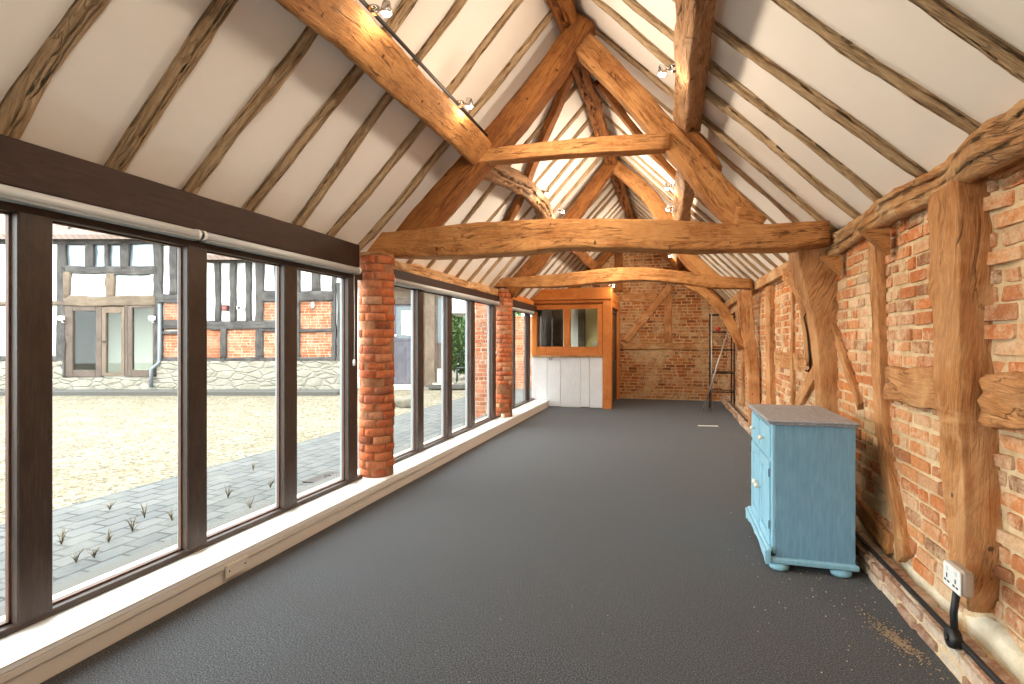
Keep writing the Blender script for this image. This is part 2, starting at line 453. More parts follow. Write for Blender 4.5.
def timber(name, mat, pts, size=None, up=(0, 0, 1), parent=None, seed=0, wob=.012, rough=.008, cham=.12, step=.07, taper=None):
    """hand-hewn timber lofted along pts; each point (x,y,z) or (x,y,z,w,h); w across, h along `up`"""
    rng = random.Random(seed*7919+13)
    if len(pts[0]) == 3: pts = [tuple(p)+tuple(size) for p in pts]
    L = sum(math.dist(a[:3], b[:3]) for a, b in zip(pts, pts[1:]))
    n = max(6, min(110, int(L/step)))
    ring = catmull(pts, n)
    up = Vector(up).normalized()
    so = Vector((rng.uniform(-50, 50), rng.uniform(-50, 50), rng.uniform(-50, 50)))
    sec = []
    for (cx, cy) in ((1, 1), (-1, 1), (-1, -1), (1, -1)):     # rounded rectangle, 5 points a corner + side midpoints
        pass
    c = cham
    base = []
    for q in range(4):
        for (x, y) in ((1, -.4), (1, 0), (1, .4), (1, 1-2.2*c), (1, 1-c), (1-c*.35, 1-c*.35), (1-c, 1), (1-2.2*c, 1)):
            for _ in range(q): x, y = -y, x
            base.append((x, y))
    k = len(base); mb = MB(); rings = []; acc = 0; prev = None
    for i, p in enumerate(ring):
        pos = Vector(p[:3]); a = Vector(ring[max(i-1, 0)][:3]); b = Vector(ring[min(i+1, n)][:3])
        t = (b-a).normalized(); side = t.cross(up).normalized(); u2 = side.cross(t).normalized()
        if prev is not None: acc += (pos-prev).length
        prev = pos
        w1 = noise.noise(so+Vector((acc*1.3, 0, 0)))*wob; w2 = noise.noise(so+Vector((acc*1.3, 9.3, 0)))*wob
        sw = 1+noise.noise(so+Vector((acc*1.9, 3.1, 5)))*wob*5; sh = 1+noise.noise(so+Vector((acc*1.9, 7.7, 2)))*wob*5
        st = len(mb.v); per = 0; pl = None; us = []
        for (x, y) in base:
            q = pos + side*(x*p[3]/2*sw + w1) + u2*(y*p[4]/2*sh + w2)
            d = noise.noise(so+Vector((acc*3.5, x*1.7+5, y*1.7)))*rough + noise.noise(so+Vector((acc*13, x*6, y*6)))*rough*.6
            q = q + (side*x+u2*y).normalized()*d
            if pl is not None: per += (Vector((x*p[3]/2, y*p[4]/2, 0))-pl).length
            pl = Vector((x*p[3]/2, y*p[4]/2, 0)); us.append(per); mb.v.append(q)
        us.append(per+.02); rings.append((st, acc, us))
    for (s0, l0, u0), (s1, l1, u1) in zip(rings, rings[1:]):
        for j in range(k):
            j2 = (j+1) % k
            mb.face([s0+j, s0+j2, s1+j2, s1+j], [(l0, u0[j]), (l0, u0[j+1]), (l1, u1[j+1]), (l1, u1[j])], .5, 0, True)
    for (s0, l0, u0), rev in ((rings[0], True), (rings[-1], False)):
        idx = list(range(s0, s0+k)); 
        if rev: idx.reverse()
        uv = [((x+1)*.05+l0, (y+1)*.08) for x, y in base]
        if rev: uv.reverse()
        mb.face(idx, uv)
    return mb.build(name, mat, parent, fix=False)

def bricks(mb, fn, u0, u1, v0, v1, seed=1, course=.077, length=.228, gap=.012, prot=.012, jit=.004, mask=None, mi=0, skip=.0, rfn=None):
    """lay a wall of separate bricks on the surface fn(u,v,d) -> world"""
    rng = random.Random(seed); v = v0; row = 0
    while v < v1-.02:
        h = min(course, v1-v); u = u0-(rng.random()*.5+(row % 2)*.5)*length
        dr = rng.uniform(-.003, .003)
        while u < u1:
            l = length*(1 if rng.random() > .28 else .5)*rng.uniform(.94, 1.06)
            a, b = max(u, u0), min(u+l, u1); u += l
            if b-a < .03: continue
            c = (a+b)/2
            if (mask and not mask(c, v+h/2)) or rng.random() < skip: continue
            g = gap/2*rng.uniform(.6, 1.5); e = .006*rng.uniform(.7, 1.6); pr = prot*rng.uniform(.4, 1.3); til = rng.uniform(-.003, .003)
            o = []
            for (x, y) in ((a+g, v+dr+g), (b-g, v+dr+g), (b-g, v+dr+h-g), (a+g, v+dr+h-g)):
                x += rng.uniform(-jit, jit); y += rng.uniform(-jit, jit)*.7; o.append((x, y))
            mx, my = sum(p[0] for p in o)/4, sum(p[1] for p in o)/4
            # outline with cut corners so bricks read as worn
            ring = []
            for q in range(4):
                p = o[q]; pn = o[(q+1) % 4]; pp = o[q-1]
                for tq in (pp, pn):
                    dl = math.dist(p, tq); cc = rng.uniform(.004, .012); ring.append((p[0]+(tq[0]-p[0])*cc/dl, p[1]+(tq[1]-p[1])*cc/dl))
            k = len(ring); st = len(mb.v)
            for (x, y) in ring: mb.v.append(Vector(fn(x, y, -.01)))
            for (x, y) in ring:
                dl = math.dist((x, y), (mx, my)); f = 1-e/max(dl, .02)
                mb.v.append(Vector(fn(mx+(x-mx)*f, my+(y-my)*f, pr+til*(1 if x > mx else -1))))
            r = rfn(c, v, rng) if rfn else rng.random()
            mb.face([st+k+i for i in range(k)], None, r, mi)
            for i in range(k):
                j = (i+1) % k; mb.face([st+i, st+j, st+k+j, st+k+i], None, r, mi)
        v += h; row += 1

def sheet(mb, fn, u0, u1, v0, v1, du, dv, amp, seed, mi=0):
    nu = max(1, int((u1-u0)/du)); nv = max(1, int((v1-v0)/dv)); st = len(mb.v)
    so = Vector((seed*3.1, seed*1.7, 0))
    for j in range(nv+1):
        for i in range(nu+1):
            u = u0+(u1-u0)*i/nu; v = v0+(v1-v0)*j/nv
            mb.v.append(Vector(fn(u, v, amp*(noise.noise(so+Vector((u*9, v*9, 0)))+.5*noise.noise(so+Vector((u*25, v*25, 3)))))))
    for j in range(nv):
        for i in range(nu):
            a = st+j*(nu+1)+i; mb.face([a, a+1, a+nu+2, a+nu+1], None, .5, mi, True)

# ================================================================== room shell
Y0, YB = -2.6, 13.4              # wall behind the camera, far gable
RX, RZ = -.86, 4.40              # ridge
def zl(x): return 2.25+(x+2.85)*1.075
def zr(x): return 3.55-x
mb = MB(); mb.box(-2.7, 1.6, Y0-.2, YB+.2, -.12, 0.); struct(mb.build('floor', 'carpet'))

mb = MB(); th = .14
for (xa, xb, fz) in ((-2.93, RX, zl), (1.50, RX, zr)):
    n = 24
    for i in range(n):
        y0 = Y0-.2+(YB+.4-Y0)*i/n; y1 = Y0-.2+(YB+.4-Y0)*(i+1)/n
        st = len(mb.v)
        for x in (xa, xb):
            for y in (y0, y1):
                for dz in (0, th): mb.v.append(Vector((x, y, fz(x)+dz)))
        for q in ((0, 2, 6, 4), (1, 3, 7, 5)): mb.face([st+k for k in q])
        if i == 0: mb.face([st+0, st+1, st+5, st+4])
        if i == n-1: mb.face([st+2, st+3, st+7, st+6])
    
struct(mb.build('ceiling', 'plaster'))

# right wall: laid brick on a lime mortar bed
def bulge(y, z):
    b = .02*noise.noise(Vector((y*.7, z*.9, 4.)))
    if y < 2.84: b -= .06*min(1, (2.84-y)*9)
    b += .05*max(0, (.5-z))*1.2
    return b
def right(u, v, d): return (1.275-bulge(u, v)-d, u, v)
def r_right(u, v, rng):
    x = rng.random()
    if v < 1.05: x = .6+.4*x if rng.random() < .45 else (.25*x if rng.random() < .3 else x)
    return x
mb = MB()
sheet(mb, lambda u, v, d: right(u, v, d-.003), Y0, YB, 0, 2.3, .06, .09, .002, 3, 1)
bricks(mb, right, Y0, YB, .17, 2.2, 11, mask=None, rfn=r_right, skip=.0, prot=.007, gap=.016, jit=.007)
st = len(mb.v)
mb.box(1.4, 1.66, Y0-.2, YB+.2, -.1, 2.3, 0, .5, 1)
struct(mb.build('wall_right', ['brick_right', 'mortar']))

# far gable wall
def back(u, v, d): return (u, YB-d, v)
def bm(u, v): return v < min(zl(u), zr(u))+.03
mb = MB()
sheet(mb, back, -3.1, 1.6, 0, 4.5, .12, .12, .006, 5, 1)
bricks(mb, back, -3., 1.5, .02, 4.45, 21, course=.075, length=.225, mask=bm, gap=.012, prot=.006)
mb.box(-3.1, 1.6, YB+.05, YB+.25, -.1, 4.5, 0, .5, 1)
struct(mb.build('wall_back', ['brick_back', 'mortar_back']))

# wall behind the camera
mb = MB()
mb.box(-3.1, 1.6, Y0-.25, Y0, -.1, 2.3)
mb.prism([(-3.1, 2.3), (1.6, 2.3), (1.6, 2.4), (RX, 4.5), (-3.1, 2.4)], 'y', Y0-.25, Y0)
struct(mb.build('wall_front', 'plaster'))

# low wall under the glazing and the outside concrete sill
mb = MB()
mb.box(-2.98, -2.66, Y0-.2, YB+.1, -.15, .125, .01)
struct(mb.build('wall_left', 'upstand'))

# white boxed sill along the windows
mb = MB()
mb.box(-2.76, -2.452, Y0, 6.1, .122, .146, .004, 0, 0)
mb.box(-2.78, -2.465, 6.1, 11.2, .122, .144, .004, 0, 0)
struct(mb.build('trim_1', 'paint_white'))
mb = MB()
mb.box(-2.70, -2.468, Y0, 6.1, 0, .121, .003, 0, 0)
mb.box(-2.475, -2.455, Y0, 6.1, .085, .121, .004, 0, 0)
mb.box(-2.475, -2.448, Y0, 6.1, .147, .153, .002, 0, 0)
mb.box(-2.72, -2.475, 6.1, 11.18, 0, .121, .003, 0, 0)
struct(mb.build('baseboard_left', 'skirt'))

# brick kerb and cream upstand along the right wall
def kerbtop(u, v, d): return (1.25-v, u, .12+d+.015*noise.noise(Vector((u*2, 0, 7))))
def kerbface(u, v, d): return (1.135-d-.03*noise.noise(Vector((u*1.3, 2, 7))), u, v)
mb = MB()
mb.box(1.142, 1.4, Y0, YB, 0, .112, 0, .5, 1)
bricks(mb, kerbface, Y0, YB, .0, .125, 31, course=.064, length=.215, prot=.012, jit=.007, gap=.014)
bricks(mb, kerbtop, Y0, YB, 0., .115, 32, course=.112, length=.215, prot=.01, jit=.008, gap=.016)
struct(mb.build('baseboard_right', ['brick_pale', 'mortar']), 'low kerb of pale limewashed bricks along the foot of the right wall', 'skirting')
def ups(u, v, d): return (1.258-.03*noise.noise(Vector((u*1.7, v*2, 3)))-d, u, v)
mb = MB()
n = 140
for i in range(n):
    ya, yb = Y0+(YB-Y0)*i/n, Y0+(YB-Y0)*(i+1)/n
    ta, tb = (.21+.08*noise.noise(Vector((y*2.3, 1, 1)))+.05*noise.noise(Vector((y*7, 1, 1))) for y in (ya, yb))
    st = len(mb.v)
    for y, t in ((ya, ta), (yb, tb)):
        for k in range(4): mb.v.append(Vector(ups(y, .09+(t-.09)*k/3, .004*noise.noise(Vector((y*12, k, 5)))+(-.03 if k == 3 else 0))))
        mb.v.append(Vector((1.31, y, t+.005)))
    for k in range(4): mb.face([st+k, st+5+k, st+6+k, st+1+k], None, .5, 0, True)
struct(mb.build('trim_2', 'upstand'))

# ================================================================== windows
XF = -2.70
def window(idx, y0, y1, posts, xf=XF, zb=.146, zt=1.955, head=.1, clip=None):
    root = bpy.data.objects.new('window_%d' % idx, None); C.objects.link(root); struct(root)
    fr = MB()
    fr.box(xf-.10, xf, y0, y1, zb, zb+.032, .004, 0, 0)
    fr.box(xf-.10, xf, y0, y1, zt, zt+head, .004, 0, 0)
    fr.build('window_frame', 'frame', root)
    edges = [(y0, posts[0][0])]
    for a, b in posts:
        m = MB(); m.box(xf-.055, xf+.004, a, b, zb+.02, zt+.01, .006)
        m.build('mullion', 'frame', root)
        m = MB(); m.box(xf-.10, xf-.058, a+.02, b-.02, zb+.02, zt+.01, .004)
        m.build('outer_mullion', 'bead', root)
    for (a, b), (c, d) in zip(posts, posts[1:]):
        m = MB(); m.box(xf-.066, xf-.060, b-.012, c+.012, zb+.02, zt+.012)
        m.build('pane', 'glass', root)
        m = MB()
        for (p, q) in ((b, b+.009), (c-.009, c)): m.box(xf-.059, xf-.040, p, q, zb+.032, zt, 0, 0, 0)
        m.box(xf-.059, xf-.040, b, c, zb+.032, zb+.042); m.box(xf-.059, xf-.040, b, c, zt-.009, zt)
        m.build('glazing_bead', 'frame_red', root)
    return root
window(1, -2.4, 4.36, [(-2.4, -2.28), (-1.66, -1.52), (-.84, -.70), (-.02, .12), (.80, .94), (1.635, 1.775), (2.49, 2.63), (3.315, 3.455), (4.13, 4.275)])
window(2, 4.66, 8.44, [(4.66, 4.80), (5.49, 5.635), (6.33, 6.47), (7.17, 7.32), (8.13, 8.30)], zt=1.975)
window(3, 8.72, 13.3, [(8.72, 9.0), (9.60, 9.72), (10.72, 10.84), (11.6, 11.72), (13.1, 13.3)], xf=-2.78, zt=1.96)  # panes past the cabin front are added to let daylight into it

# lintels over the glazing
def beambox(name, mat, x0, x1, y0, y1, z0, z1, label, cat, bev=.008, seed=1, kind='thing'):
    o = timber(name, mat, [((x0+x1)/2, y0, (z0+z1)/2), ((x0+x1)/2, y1, (z0+z1)/2)], (x1-x0, z1-z0), seed=seed, wob=.003, rough=.002, cham=.06, step=.2)
    return tag(o, label, cat, None, kind)
beambox('window_lintel', 'lintel', -2.90, -2.675, Y0, 4.27, 2.055, 2.265, 'dark stained lintel over the large near window', 'lintel', seed=2)
beambox('window_lintel', 'lintel', -2.90, -2.685, 4.68, 8.44, 2.035, 2.135, 'brown lintel over the middle window between the two brick pillars', 'lintel', seed=3)
beambox('window_lintel', 'lintel', -2.95, -2.73, 8.73, 13.3, 2.01, 2.15, 'short brown lintel over the far narrow window beside the cabin', 'lintel', seed=4)
o = timber('wall_plate', 'plate', [(-2.82, 4.70, 2.185, .2, .10), (-2.8, 5.6, 2.19, .22, .12), (-2.81, 6.6, 2.18, .2, .10), (-2.8, 7.6, 2.19, .22, .11), (-2.82, 8.44, 2.195, .2, .13)], seed=5, wob=.03, rough=.02)
tag(o, 'rough pale wall plate lying on the brown lintel of the middle window', 'wall plate')
o = timber('wall_plate', 'pine', [(-2.86, 8.80, 2.2, .2, .10), (-2.86, 10, 2.21, .2, .11), (-2.86, 11.1, 2.2, .2, .10)], seed=6, wob=.02, rough=.015)
tag(o, 'orange wall plate above the far narrow window', 'wall plate')

# rolled-up blinds
def blind(y0, y1, z, x, label, cap=False):
    t = thing('roller_blind', label, 'blind', (x, y0, z))
    m = MB(); m.tube([(0, 0, 0), (0, (y1-y0)/2, 0), (0, y1-y0, 0)], .027, 16); m.build('blind_tube', 'blind', t)
    m = MB(); m.box(-.03, .024, .01, y1-y0-.01, -.036, -.022, .004); m.build('bottom_bar', 'bead', t)
    for yy in (0, y1-y0-.02):
        m = MB(); m.lathe([(.0, 0), (.031, 0), (.031, .02), (.0, .02)], (0, yy, 0), 'y', 14); m.build('end_cap', 'paint_white', t)
    return t
blind(.90, 2.52, 2.022, -2.652, 'rolled white blind tube above the nearest pane of the large window')
blind(2.54, 4.22, 2.022, -2.652, 'rolled white blind tube along the large window, ending at the first brick pillar')
blind(4.84, 8.28, 2.008, -2.66, 'rolled white blind tube over the middle window')
blind(9.0, 10.9, 1.99, -2.735, 'short rolled white blind tube over the far narrow window')
def cord(x, y, z0, z1, label):
    t = thing('blind_cord', label, 'cord', (x, y, z0))
    m = MB(); m.tube([(0, 0, 0), (.004, .003, (z1-z0)*.4), (0, 0, z1-z0)], .0025, 6); m.build('chain', 'socket_white', t)
    m = MB(); m.lathe([(.0, -.03), (.010, -.028), (.013, 0), (.010, .028), (0, .03)], (0, 0, .02), 'z', 10); m.build('weight', 'socket_white', t)
cord(-2.668, 4.17, 1.19, 2.0, 'thin white blind chain with weight beside the first brick pillar')
cord(-2.675, 8.24, 1.19, 1.99, 'thin white blind chain with weight beside the second brick pillar')

# round brick pillars
def pier(cx, cy, z0, z1, rad, seed, label):
    rng = random.Random(seed); m = MB(); z = z0; row = 0
    N = 28
    t = thing('brick_pillar', label, 'pillar', (cx, cy, z0))
    m.lathe([(rad-.003, 0), (rad-.003, z1-z0)], (0, 0, 0), 'z', N, 1)
    while z < z1-.03:
        h = min(.0755, z1-z); nb = 5; ph = (row % 2)*PI/nb+rng.uniform(-.15, .15); orad = rad+rng.uniform(-.004, .004)
        ox, oy = rng.uniform(-.006, .006), rng.uniform(-.006, .006)
        for b in range(nb):
            a0 = ph+2*PI*b/nb+.025; a1 = ph+2*PI*(b+1)/nb-.025; K = 6; st = len(m.v); rr = orad+rng.uniform(-.002, .004); r = rng.random()
            if z-z0 > 1.4: r = .5+.5*r
            lim = rng.uniform(.003, .006)
            for k in range(K+1):
                a = a0+(a1-a0)*k/K; ins = .004 if k in (0, K) else 0
                sq = rr*(1+.03*abs(math.sin(2*a))**3)
                for (dr, zz) in ((-.008, lim*.6), (-ins, lim+.003), (-ins, h-lim-.003), (-.008, h-lim*.6)):
                    m.v.append(Vector((ox+(sq+dr)*math.cos(a), oy+(sq+dr)*math.sin(a), z-z0+zz+rng.uniform(-.0015, .0015))))
            for k in range(K):
                for j in range(3):
                    a = st+k*4+j; m.face([a, a+4, a+5, a+1], None, r, 0, j == 1)
            m.face([st, st+1, st+2, st+3], None, r); e = st+K*4; m.face([e, e+1, e+2, e+3], None, r)
        z += h; row += 1
    m.build('shaft', ['brick_pier', 'mortar_pier'], t)
    m = MB(); m.box(-.15, .12, -.12, .12, z1-z0+.003, z1-z0+.035, .006); m.build('packer', 'plate', t)
    return t
PIERTOP = 2.205
pier(-2.655, 4.53, .148, 2.19, .158, 4, 'nearer round red brick pillar standing on the white sill under the tie beam')
pier(-2.665, 8.58, .148, 2.22, .155, 9, 'farther round red brick pillar between the middle and far windows')

# ================================================================== roof timbers
# tie beam, principals, collar
t1 = thing('roof_truss', 'nearest oak roof truss with cambered tie beam and collar', 'truss', (RX, 4.75, 2.2))
def rel(t, pts): return [(p[0]-t.location.x, p[1]-t.location.y, p[2]-t.location.z)+tuple(p[3:]) for p in pts]
tie = [(-2.98, 2.347, .19), (-2.42, 2.335, .25), (-1.92, 2.336, .291), (-1.41, 2.338, .293), (-.91, 2.345, .255), (-.41, 2.316, .262), (.1, 2.265, .241), (.6, 2.228, .206), (1.17, 2.231, .18)]
timber('tie_beam', 'oak', rel(t1, [(x, 4.76, z, .24, h) for x, z, h in tie]), parent=t1, seed=10, wob=.012, rough=.01)
timber('principal_rafter', 'oak_dark', rel(t1, [(-2.46, 4.76, 2.36, .2, .24), (-1.96, 4.76, 2.87, .2, .25), (-1.53, 4.76, 3.26, .2, .235), (-1.19, 4.76, 3.61, .2, .22), (-.87, 4.76, 4.00, .2, .2), (-.70, 4.76, 4.20, .2, .18)]), up=(-1, 0, 1), parent=t1, seed=11, wob=.02, rough=.012)
timber('principal_rafter', 'oak', rel(t1, [(-.76, 4.78, 4.05, .17, .2), (-.31, 4.78, 3.51, .18, .19), (-.07, 4.78, 3.19, .18, .19), (.23, 4.78, 2.83, .18, .20), (.46, 4.78, 2.53, .19, .21), (.63, 4.78, 2.36, .2, .2)]), up=(1, 0, 1), parent=t1, seed=12, wob=.02, rough=.012)
timber('foot_block', 'oak', rel(t1, [(.50, 4.78, 2.42, .19, .14), (.62, 4.78, 2.40, .19, .15), (.72, 4.78, 2.34, .19, .08)]), parent=t1, seed=13, wob=.02, rough=.012)
timber('collar', 'oak', rel(t1, [(-1.74, 4.72, 3.085, .14, .115), (-.84, 4.72, 3.095, .14, .13), (.0, 4.72, 3.06, .14, .135)]), parent=t1, seed=14, wob=.01, rough=.006)
timber('cleat', 'oak_dark', rel(t1, [(.07, 4.80, 3.22, .17, .10), (.24, 4.80, 2.99, .17, .14), (.38, 4.80, 2.80, .17, .07)]), up=(1, 0, 1), parent=t1, seed=15, wob=.01)

t2 = thing('roof_truss', 'second oak roof truss farther down the barn, in front of the gable wall', 'truss', (RX, 8.6, 2.2))
tie = [(-2.95, 2.363, .133), (-2.37, 2.367, .166), (-1.88, 2.372, .199), (-1.38, 2.398, .211), (-.89, 2.434, .214), (-.39, 2.432, .201), (.11, 2.37, .181), (.6, 2.277, .185), (1.15, 2.233, .14)]
timber('tie_beam', 'oak', rel(t2, [(x, 8.6, z, .22, h) for x, z, h in tie]), parent=t2, seed=16, wob=.01, rough=.008)
timber('principal_rafter', 'oak_dark', rel(t2, [(-2.55, 8.6, 2.20, .18, .23), (-2.15, 8.6, 2.62, .18, .23), (-1.77, 8.6, 3.06, .18, .22), (-1.37, 8.6, 3.56, .18, .2), (-.86, 8.6, 4.22, .18, .18)]), up=(-1, 0, 1), parent=t2, seed=17, wob=.02, rough=.012)
timber('principal_rafter', 'oak', rel(t2, [(-.9, 8.62, 4.22, .17, .18), (-.44, 8.62, 3.80, .18, .2), (-.1, 8.62, 3.34, .18, .22), (.29, 8.62, 2.64, .18, .22), (.68, 8.62, 2.24, .18, .2)]), up=(1, 0, 1), parent=t2, seed=18, wob=.02, rough=.012)

# ridge beam
o = timber('ridge_beam', 'oak_dark', [(RX+.01, -1, 4.27), (RX, 2, 4.27), (RX-.02, 4.6, 4.24), (RX+.0, 6.5, 4.20), (RX-.02, 8.6, 4.24), (RX, 13.38, 4.25)], (.17, .16), seed=20, wob=.04, rough=.02, cham=.45)
tag(o, 'knotty oak ridge pole running along the apex of the roof', 'beam')

# purlins
def purlin(pts, size, up, mat, label, seed, wob=.02, rough=.012, cham=.2):
    o = timber('purlin', mat, pts, size, up, seed=seed, wob=wob, rough=rough, cham=cham)
    return tag(o, label, 'purlin')
UL, UR = (-.73, 0, .68), (.7, 0, .7)
purlin([(-1.77, -1.0, 3.16), (-1.75, 1.5, 3.16), (-1.74, 3., 3.17), (-1.72, 4.70, 3.17)], (.245, .24), UL, 'oak', 'thick squared purlin on the left roof slope, nearest bay', 21)
purlin([(-1.72, 4.80, 3.08, .19, .17), (-1.68, 5.6, 3.17, .2, .18), (-1.66, 6.4, 3.25, .19, .18), (-1.68, 7.1, 3.26, .2, .19), (-1.72, 7.7, 3.20, .2, .2), (-1.76, 8.6, 3.14, .2, .2)], None, UL, 'oak_pale', 'crooked cracked purlin on the left roof slope, middle bay', 22, .03, .02, .4)
purlin([(-1.74, 8.66, 3.16), (-1.72, 11, 3.15), (-1.72, 13.38, 3.16)], (.2, .2), UL, 'oak_dark', 'straight purlin on the left roof slope, far bay above the cabin', 23)
purlin([(.14, -1.0, 3.22), (.14, 1.5, 3.22), (.135, 3., 3.215), (.14, 4.70, 3.23), (.14, 4.98, 3.23)], (.155, .18), UR, 'oak_pale', 'big weathered purlin on the right roof slope, nearest bay', 24, .02, .016, .25)
purlin([(.17, 4.85, 3.10), (.16, 6.3, 3.12), (.15, 7.6, 3.10), (.15, 8.6, 3.08)], (.17, .18), UR, 'oak_pale', 'purlin on the right roof slope, middle bay', 25)
purlin([(.15, 8.66, 3.10), (.15, 11, 3.12), (.15, 13.38, 3.12)], (.19, .19), UR, 'oak_dark', 'purlin on the right roof slope, far bay toward the gable', 26)

# wind braces on the slopes
o = timber('wind_brace', 'oak_dark', [(-.98, 5.52, 4.19), (-1.4, 6.05, 3.72), (-1.72, 6.5, 3.38), (-2.1, 6.95, 2.98), (-2.4, 7.25, 2.66)], (.13, .07), UL, seed=27, wob=.02); tag(o, 'diagonal wind brace on the left slope of the middle bay', 'brace')
o = timber('wind_brace', 'oak_dark', [(-.74, 5.85, 4.20), (-.45, 6.3, 3.90), (-.2, 6.6, 3.64), (.1, 6.85, 3.36)], (.12, .07), UR, seed=28, wob=.02); tag(o, 'diagonal wind brace on the right slope of the middle bay', 'brace')

# rafters: one pole each
ORD = ['first', 'second', 'third', 'fourth', 'fifth', 'sixth', 'seventh', 'eighth', 'ninth', 'tenth', 'eleventh', 'twelfth', 'thirteenth', 'fourteenth', 'fifteenth', 'sixteenth', 'seventeenth', 'eighteenth', 'nineteenth', 'twentieth', 'twenty-first', 'twenty-second', 'twenty-third', 'twenty-fourth', 'twenty-fifth', 'twenty-sixth', 'twenty-seventh']
rng = random.Random(5)
yl = [(1.64, 1.70, .125), (2.10, 2.17, .105), (2.57, 2.66, .095), (3.06, 3.11, .088), (3.53, 3.52, .075), (3.98, 4.08, .085), (4.47, 4.55, .075)]
y = 5.0
while y < 13.2: yl.append((y, y+rng.uniform(-.08, .08), rng.uniform(.055, .075))); y += rng.uniform(.42, .5)
for i, (a, b, w) in enumerate(yl):
    pts = []
    for k in range(6):
        f = k/5; x = -2.86+(RX+2.86)*f
        pts.append((x, a+(b-a)*min(1, f*2)+rng.uniform(-.02, .02), zl(x)-(.008 if a < 4.9 else -.014)+rng.uniform(-.008, .008), w*.72*rng.uniform(.88, 1.15)*(1.1-.25*f), .09))
    o = timber('rafter', 'oak_grey', pts, up=UL, seed=100+i, wob=.014, rough=.009, cham=.42, step=.07)
    tag(o, 'weathered rafter on the left roof slope, %s from the camera' % ORD[i], 'rafter', 'rafters on the left roof slope')
for a, sd in ((1.18, -1), (.72, -1), (.26, -1), (1.33, 1), (.88, 1), (.42, 1)):
    pts = [((-2.86+(RX+2.86)*k/5, a, zl(-2.86+(RX+2.86)*k/5)-.008, .085, .09) if sd < 0 else (1.28+(RX-1.28)*k/5, a, zr(1.28+(RX-1.28)*k/5)-.006, .05, .085)) for k in range(6)]
    o = timber('rafter', 'oak_grey', pts, up=UL if sd < 0 else UR, seed=int(300+a*100), wob=.014, rough=.009, cham=.42, step=.07)
    tag(o, '%s rafter on the %s roof slope above the camera' % ({1.18: 'weathered', .72: 'second weathered', .26: 'third weathered', 1.33: 'pale', .88: 'second pale', .42: 'third pale'}[a], 'left' if sd < 0 else 'right'), 'rafter', 'rafters on the %s roof slope' % ('left' if sd < 0 else 'right'))
yr = [(1.80, 1.86, .10), (2.28, 2.33, .095), (2.74, 2.86, .085), (3.30, 3.42, .085), (3.83, 3.88, .07), (4.28, 4.27, .075), (4.83, 4.78, .065)]
y = 5.3
while y < 13.2: yr.append((y, y+rng.uniform(-.08, .08), rng.uniform(.065, .09))); y += rng.uniform(.43, .51)
for i, (a, b, w) in enumerate(yr):
    pts = []
    for k in range(6):
        f = k/5; x = 1.28+(RX-1.28)*f
        pts.append((x, a+(b-a)*min(1, f*2)+rng.uniform(-.02, .02), zr(x)-(.006 if a < 4.9 else -.016)+rng.uniform(-.008, .008), w*.43*rng.uniform(.88, 1.15)*(1.08-.25*f), .085))
    o = timber('rafter', 'oak_grey', pts, up=UR, seed=200+i, wob=.014, rough=.009, cham=.42, step=.07)
    tag(o, 'pale weathered rafter on the right roof slope, %s from the camera' % ORD[i], 'rafter', 'rafters on the right roof slope')

# ================================================================== right wall frame
def wt(name, mat, pts, size, label, cat, seed, up=(1, 0, 0), wob=.015, rough=.012, cham=.08, parent=None):
    o = timber(name, mat, pts, size, up, parent, seed, wob, rough, cham)
    return tag(o, label, cat) if parent is None else o
wt('wall_plate', 'plate', [(1.30, -1.5, 2.17, .2, .18), (1.30, 1., 2.17, .22, .2), (1.3, 2.2, 2.16, .22, .19), (1.30, 2.65, 2.18, .23, .22), (1.31, 2.95, 2.15, .2, .15), (1.3, 3.5, 2.16, .22, .17), (1.30, 4.2, 2.15, .2, .16), (1.29, 4.96, 2.165, .2, .18)], None, 'gnarled wall plate on the right wall above the near post', 'wall plate', 30, (0, 0, 1), .02, .026, .3)
wt('wall_plate', 'plate', [(1.28, 5.05, 2.16), (1.28, 7, 2.18), (1.28, 9, 2.2), (1.28, 13.38, 2.2)], (.2, .13), 'straight wall plate on the right wall running to the far corner', 'wall plate', 31, (0, 0, 1), .015, .012)
wt('wall_post', 'oak_post', [(1.285, 2.76, .26, .09, .14), (1.28, 2.78, .45, .13, .17), (1.28, 2.81, .8, .16, .18), (1.275, 2.87, 1.3, .21, .18), (1.27, 2.92, 1.8, .28, .17), (1.27, 2.93, 2.10, .29, .17)], None, 'thick oak post on the right wall with the double socket at its foot', 'post', 32, wob=.015, rough=.022)
p1 = thing('wall_post', 'oak post under the right end of the nearest tie beam', 'post', (1.22, 4.95, .3))
wt('post', 'oak_post', rel(p1, [(1.25, 4.93, .3, .16, .16), (1.24, 4.93, 1., .18, .18), (1.22, 4.95, 1.6, .22, .22), (1.16, 4.97, 2.0, .34, .32), (1.15, 4.97, 2.15, .36, .34)]), None, '', '', 33, parent=p1)
wt('brace', 'oak', rel(p1, [(1.20, 6.30, 2.10, .11, .10), (1.20, 5.95, 2.02, .12, .10), (1.2, 5.62, 1.82, .13, .10), (1.2, 5.36, 1.5, .12, .10), (1.2, 5.22, 1.2, .10, .10)]), None, '', '', 34, parent=p1)
wt('wall_brace', 'oak_post', [(1.265, 5.30, 1.20), (1.265, 5.65, 1.0), (1.265, 6.15, .74)], (.15, .06), 'short diagonal timber set in the brickwork below the curved brace', 'brace', 35)
wt('wall_brace', 'oak_post', [(1.262, 5.05, 1.66), (1.262, 4.65, 1.32), (1.262, 4.22, .95)], (.07, .05), 'thin diagonal brace in the brickwork left of the slim stud', 'brace', 36)
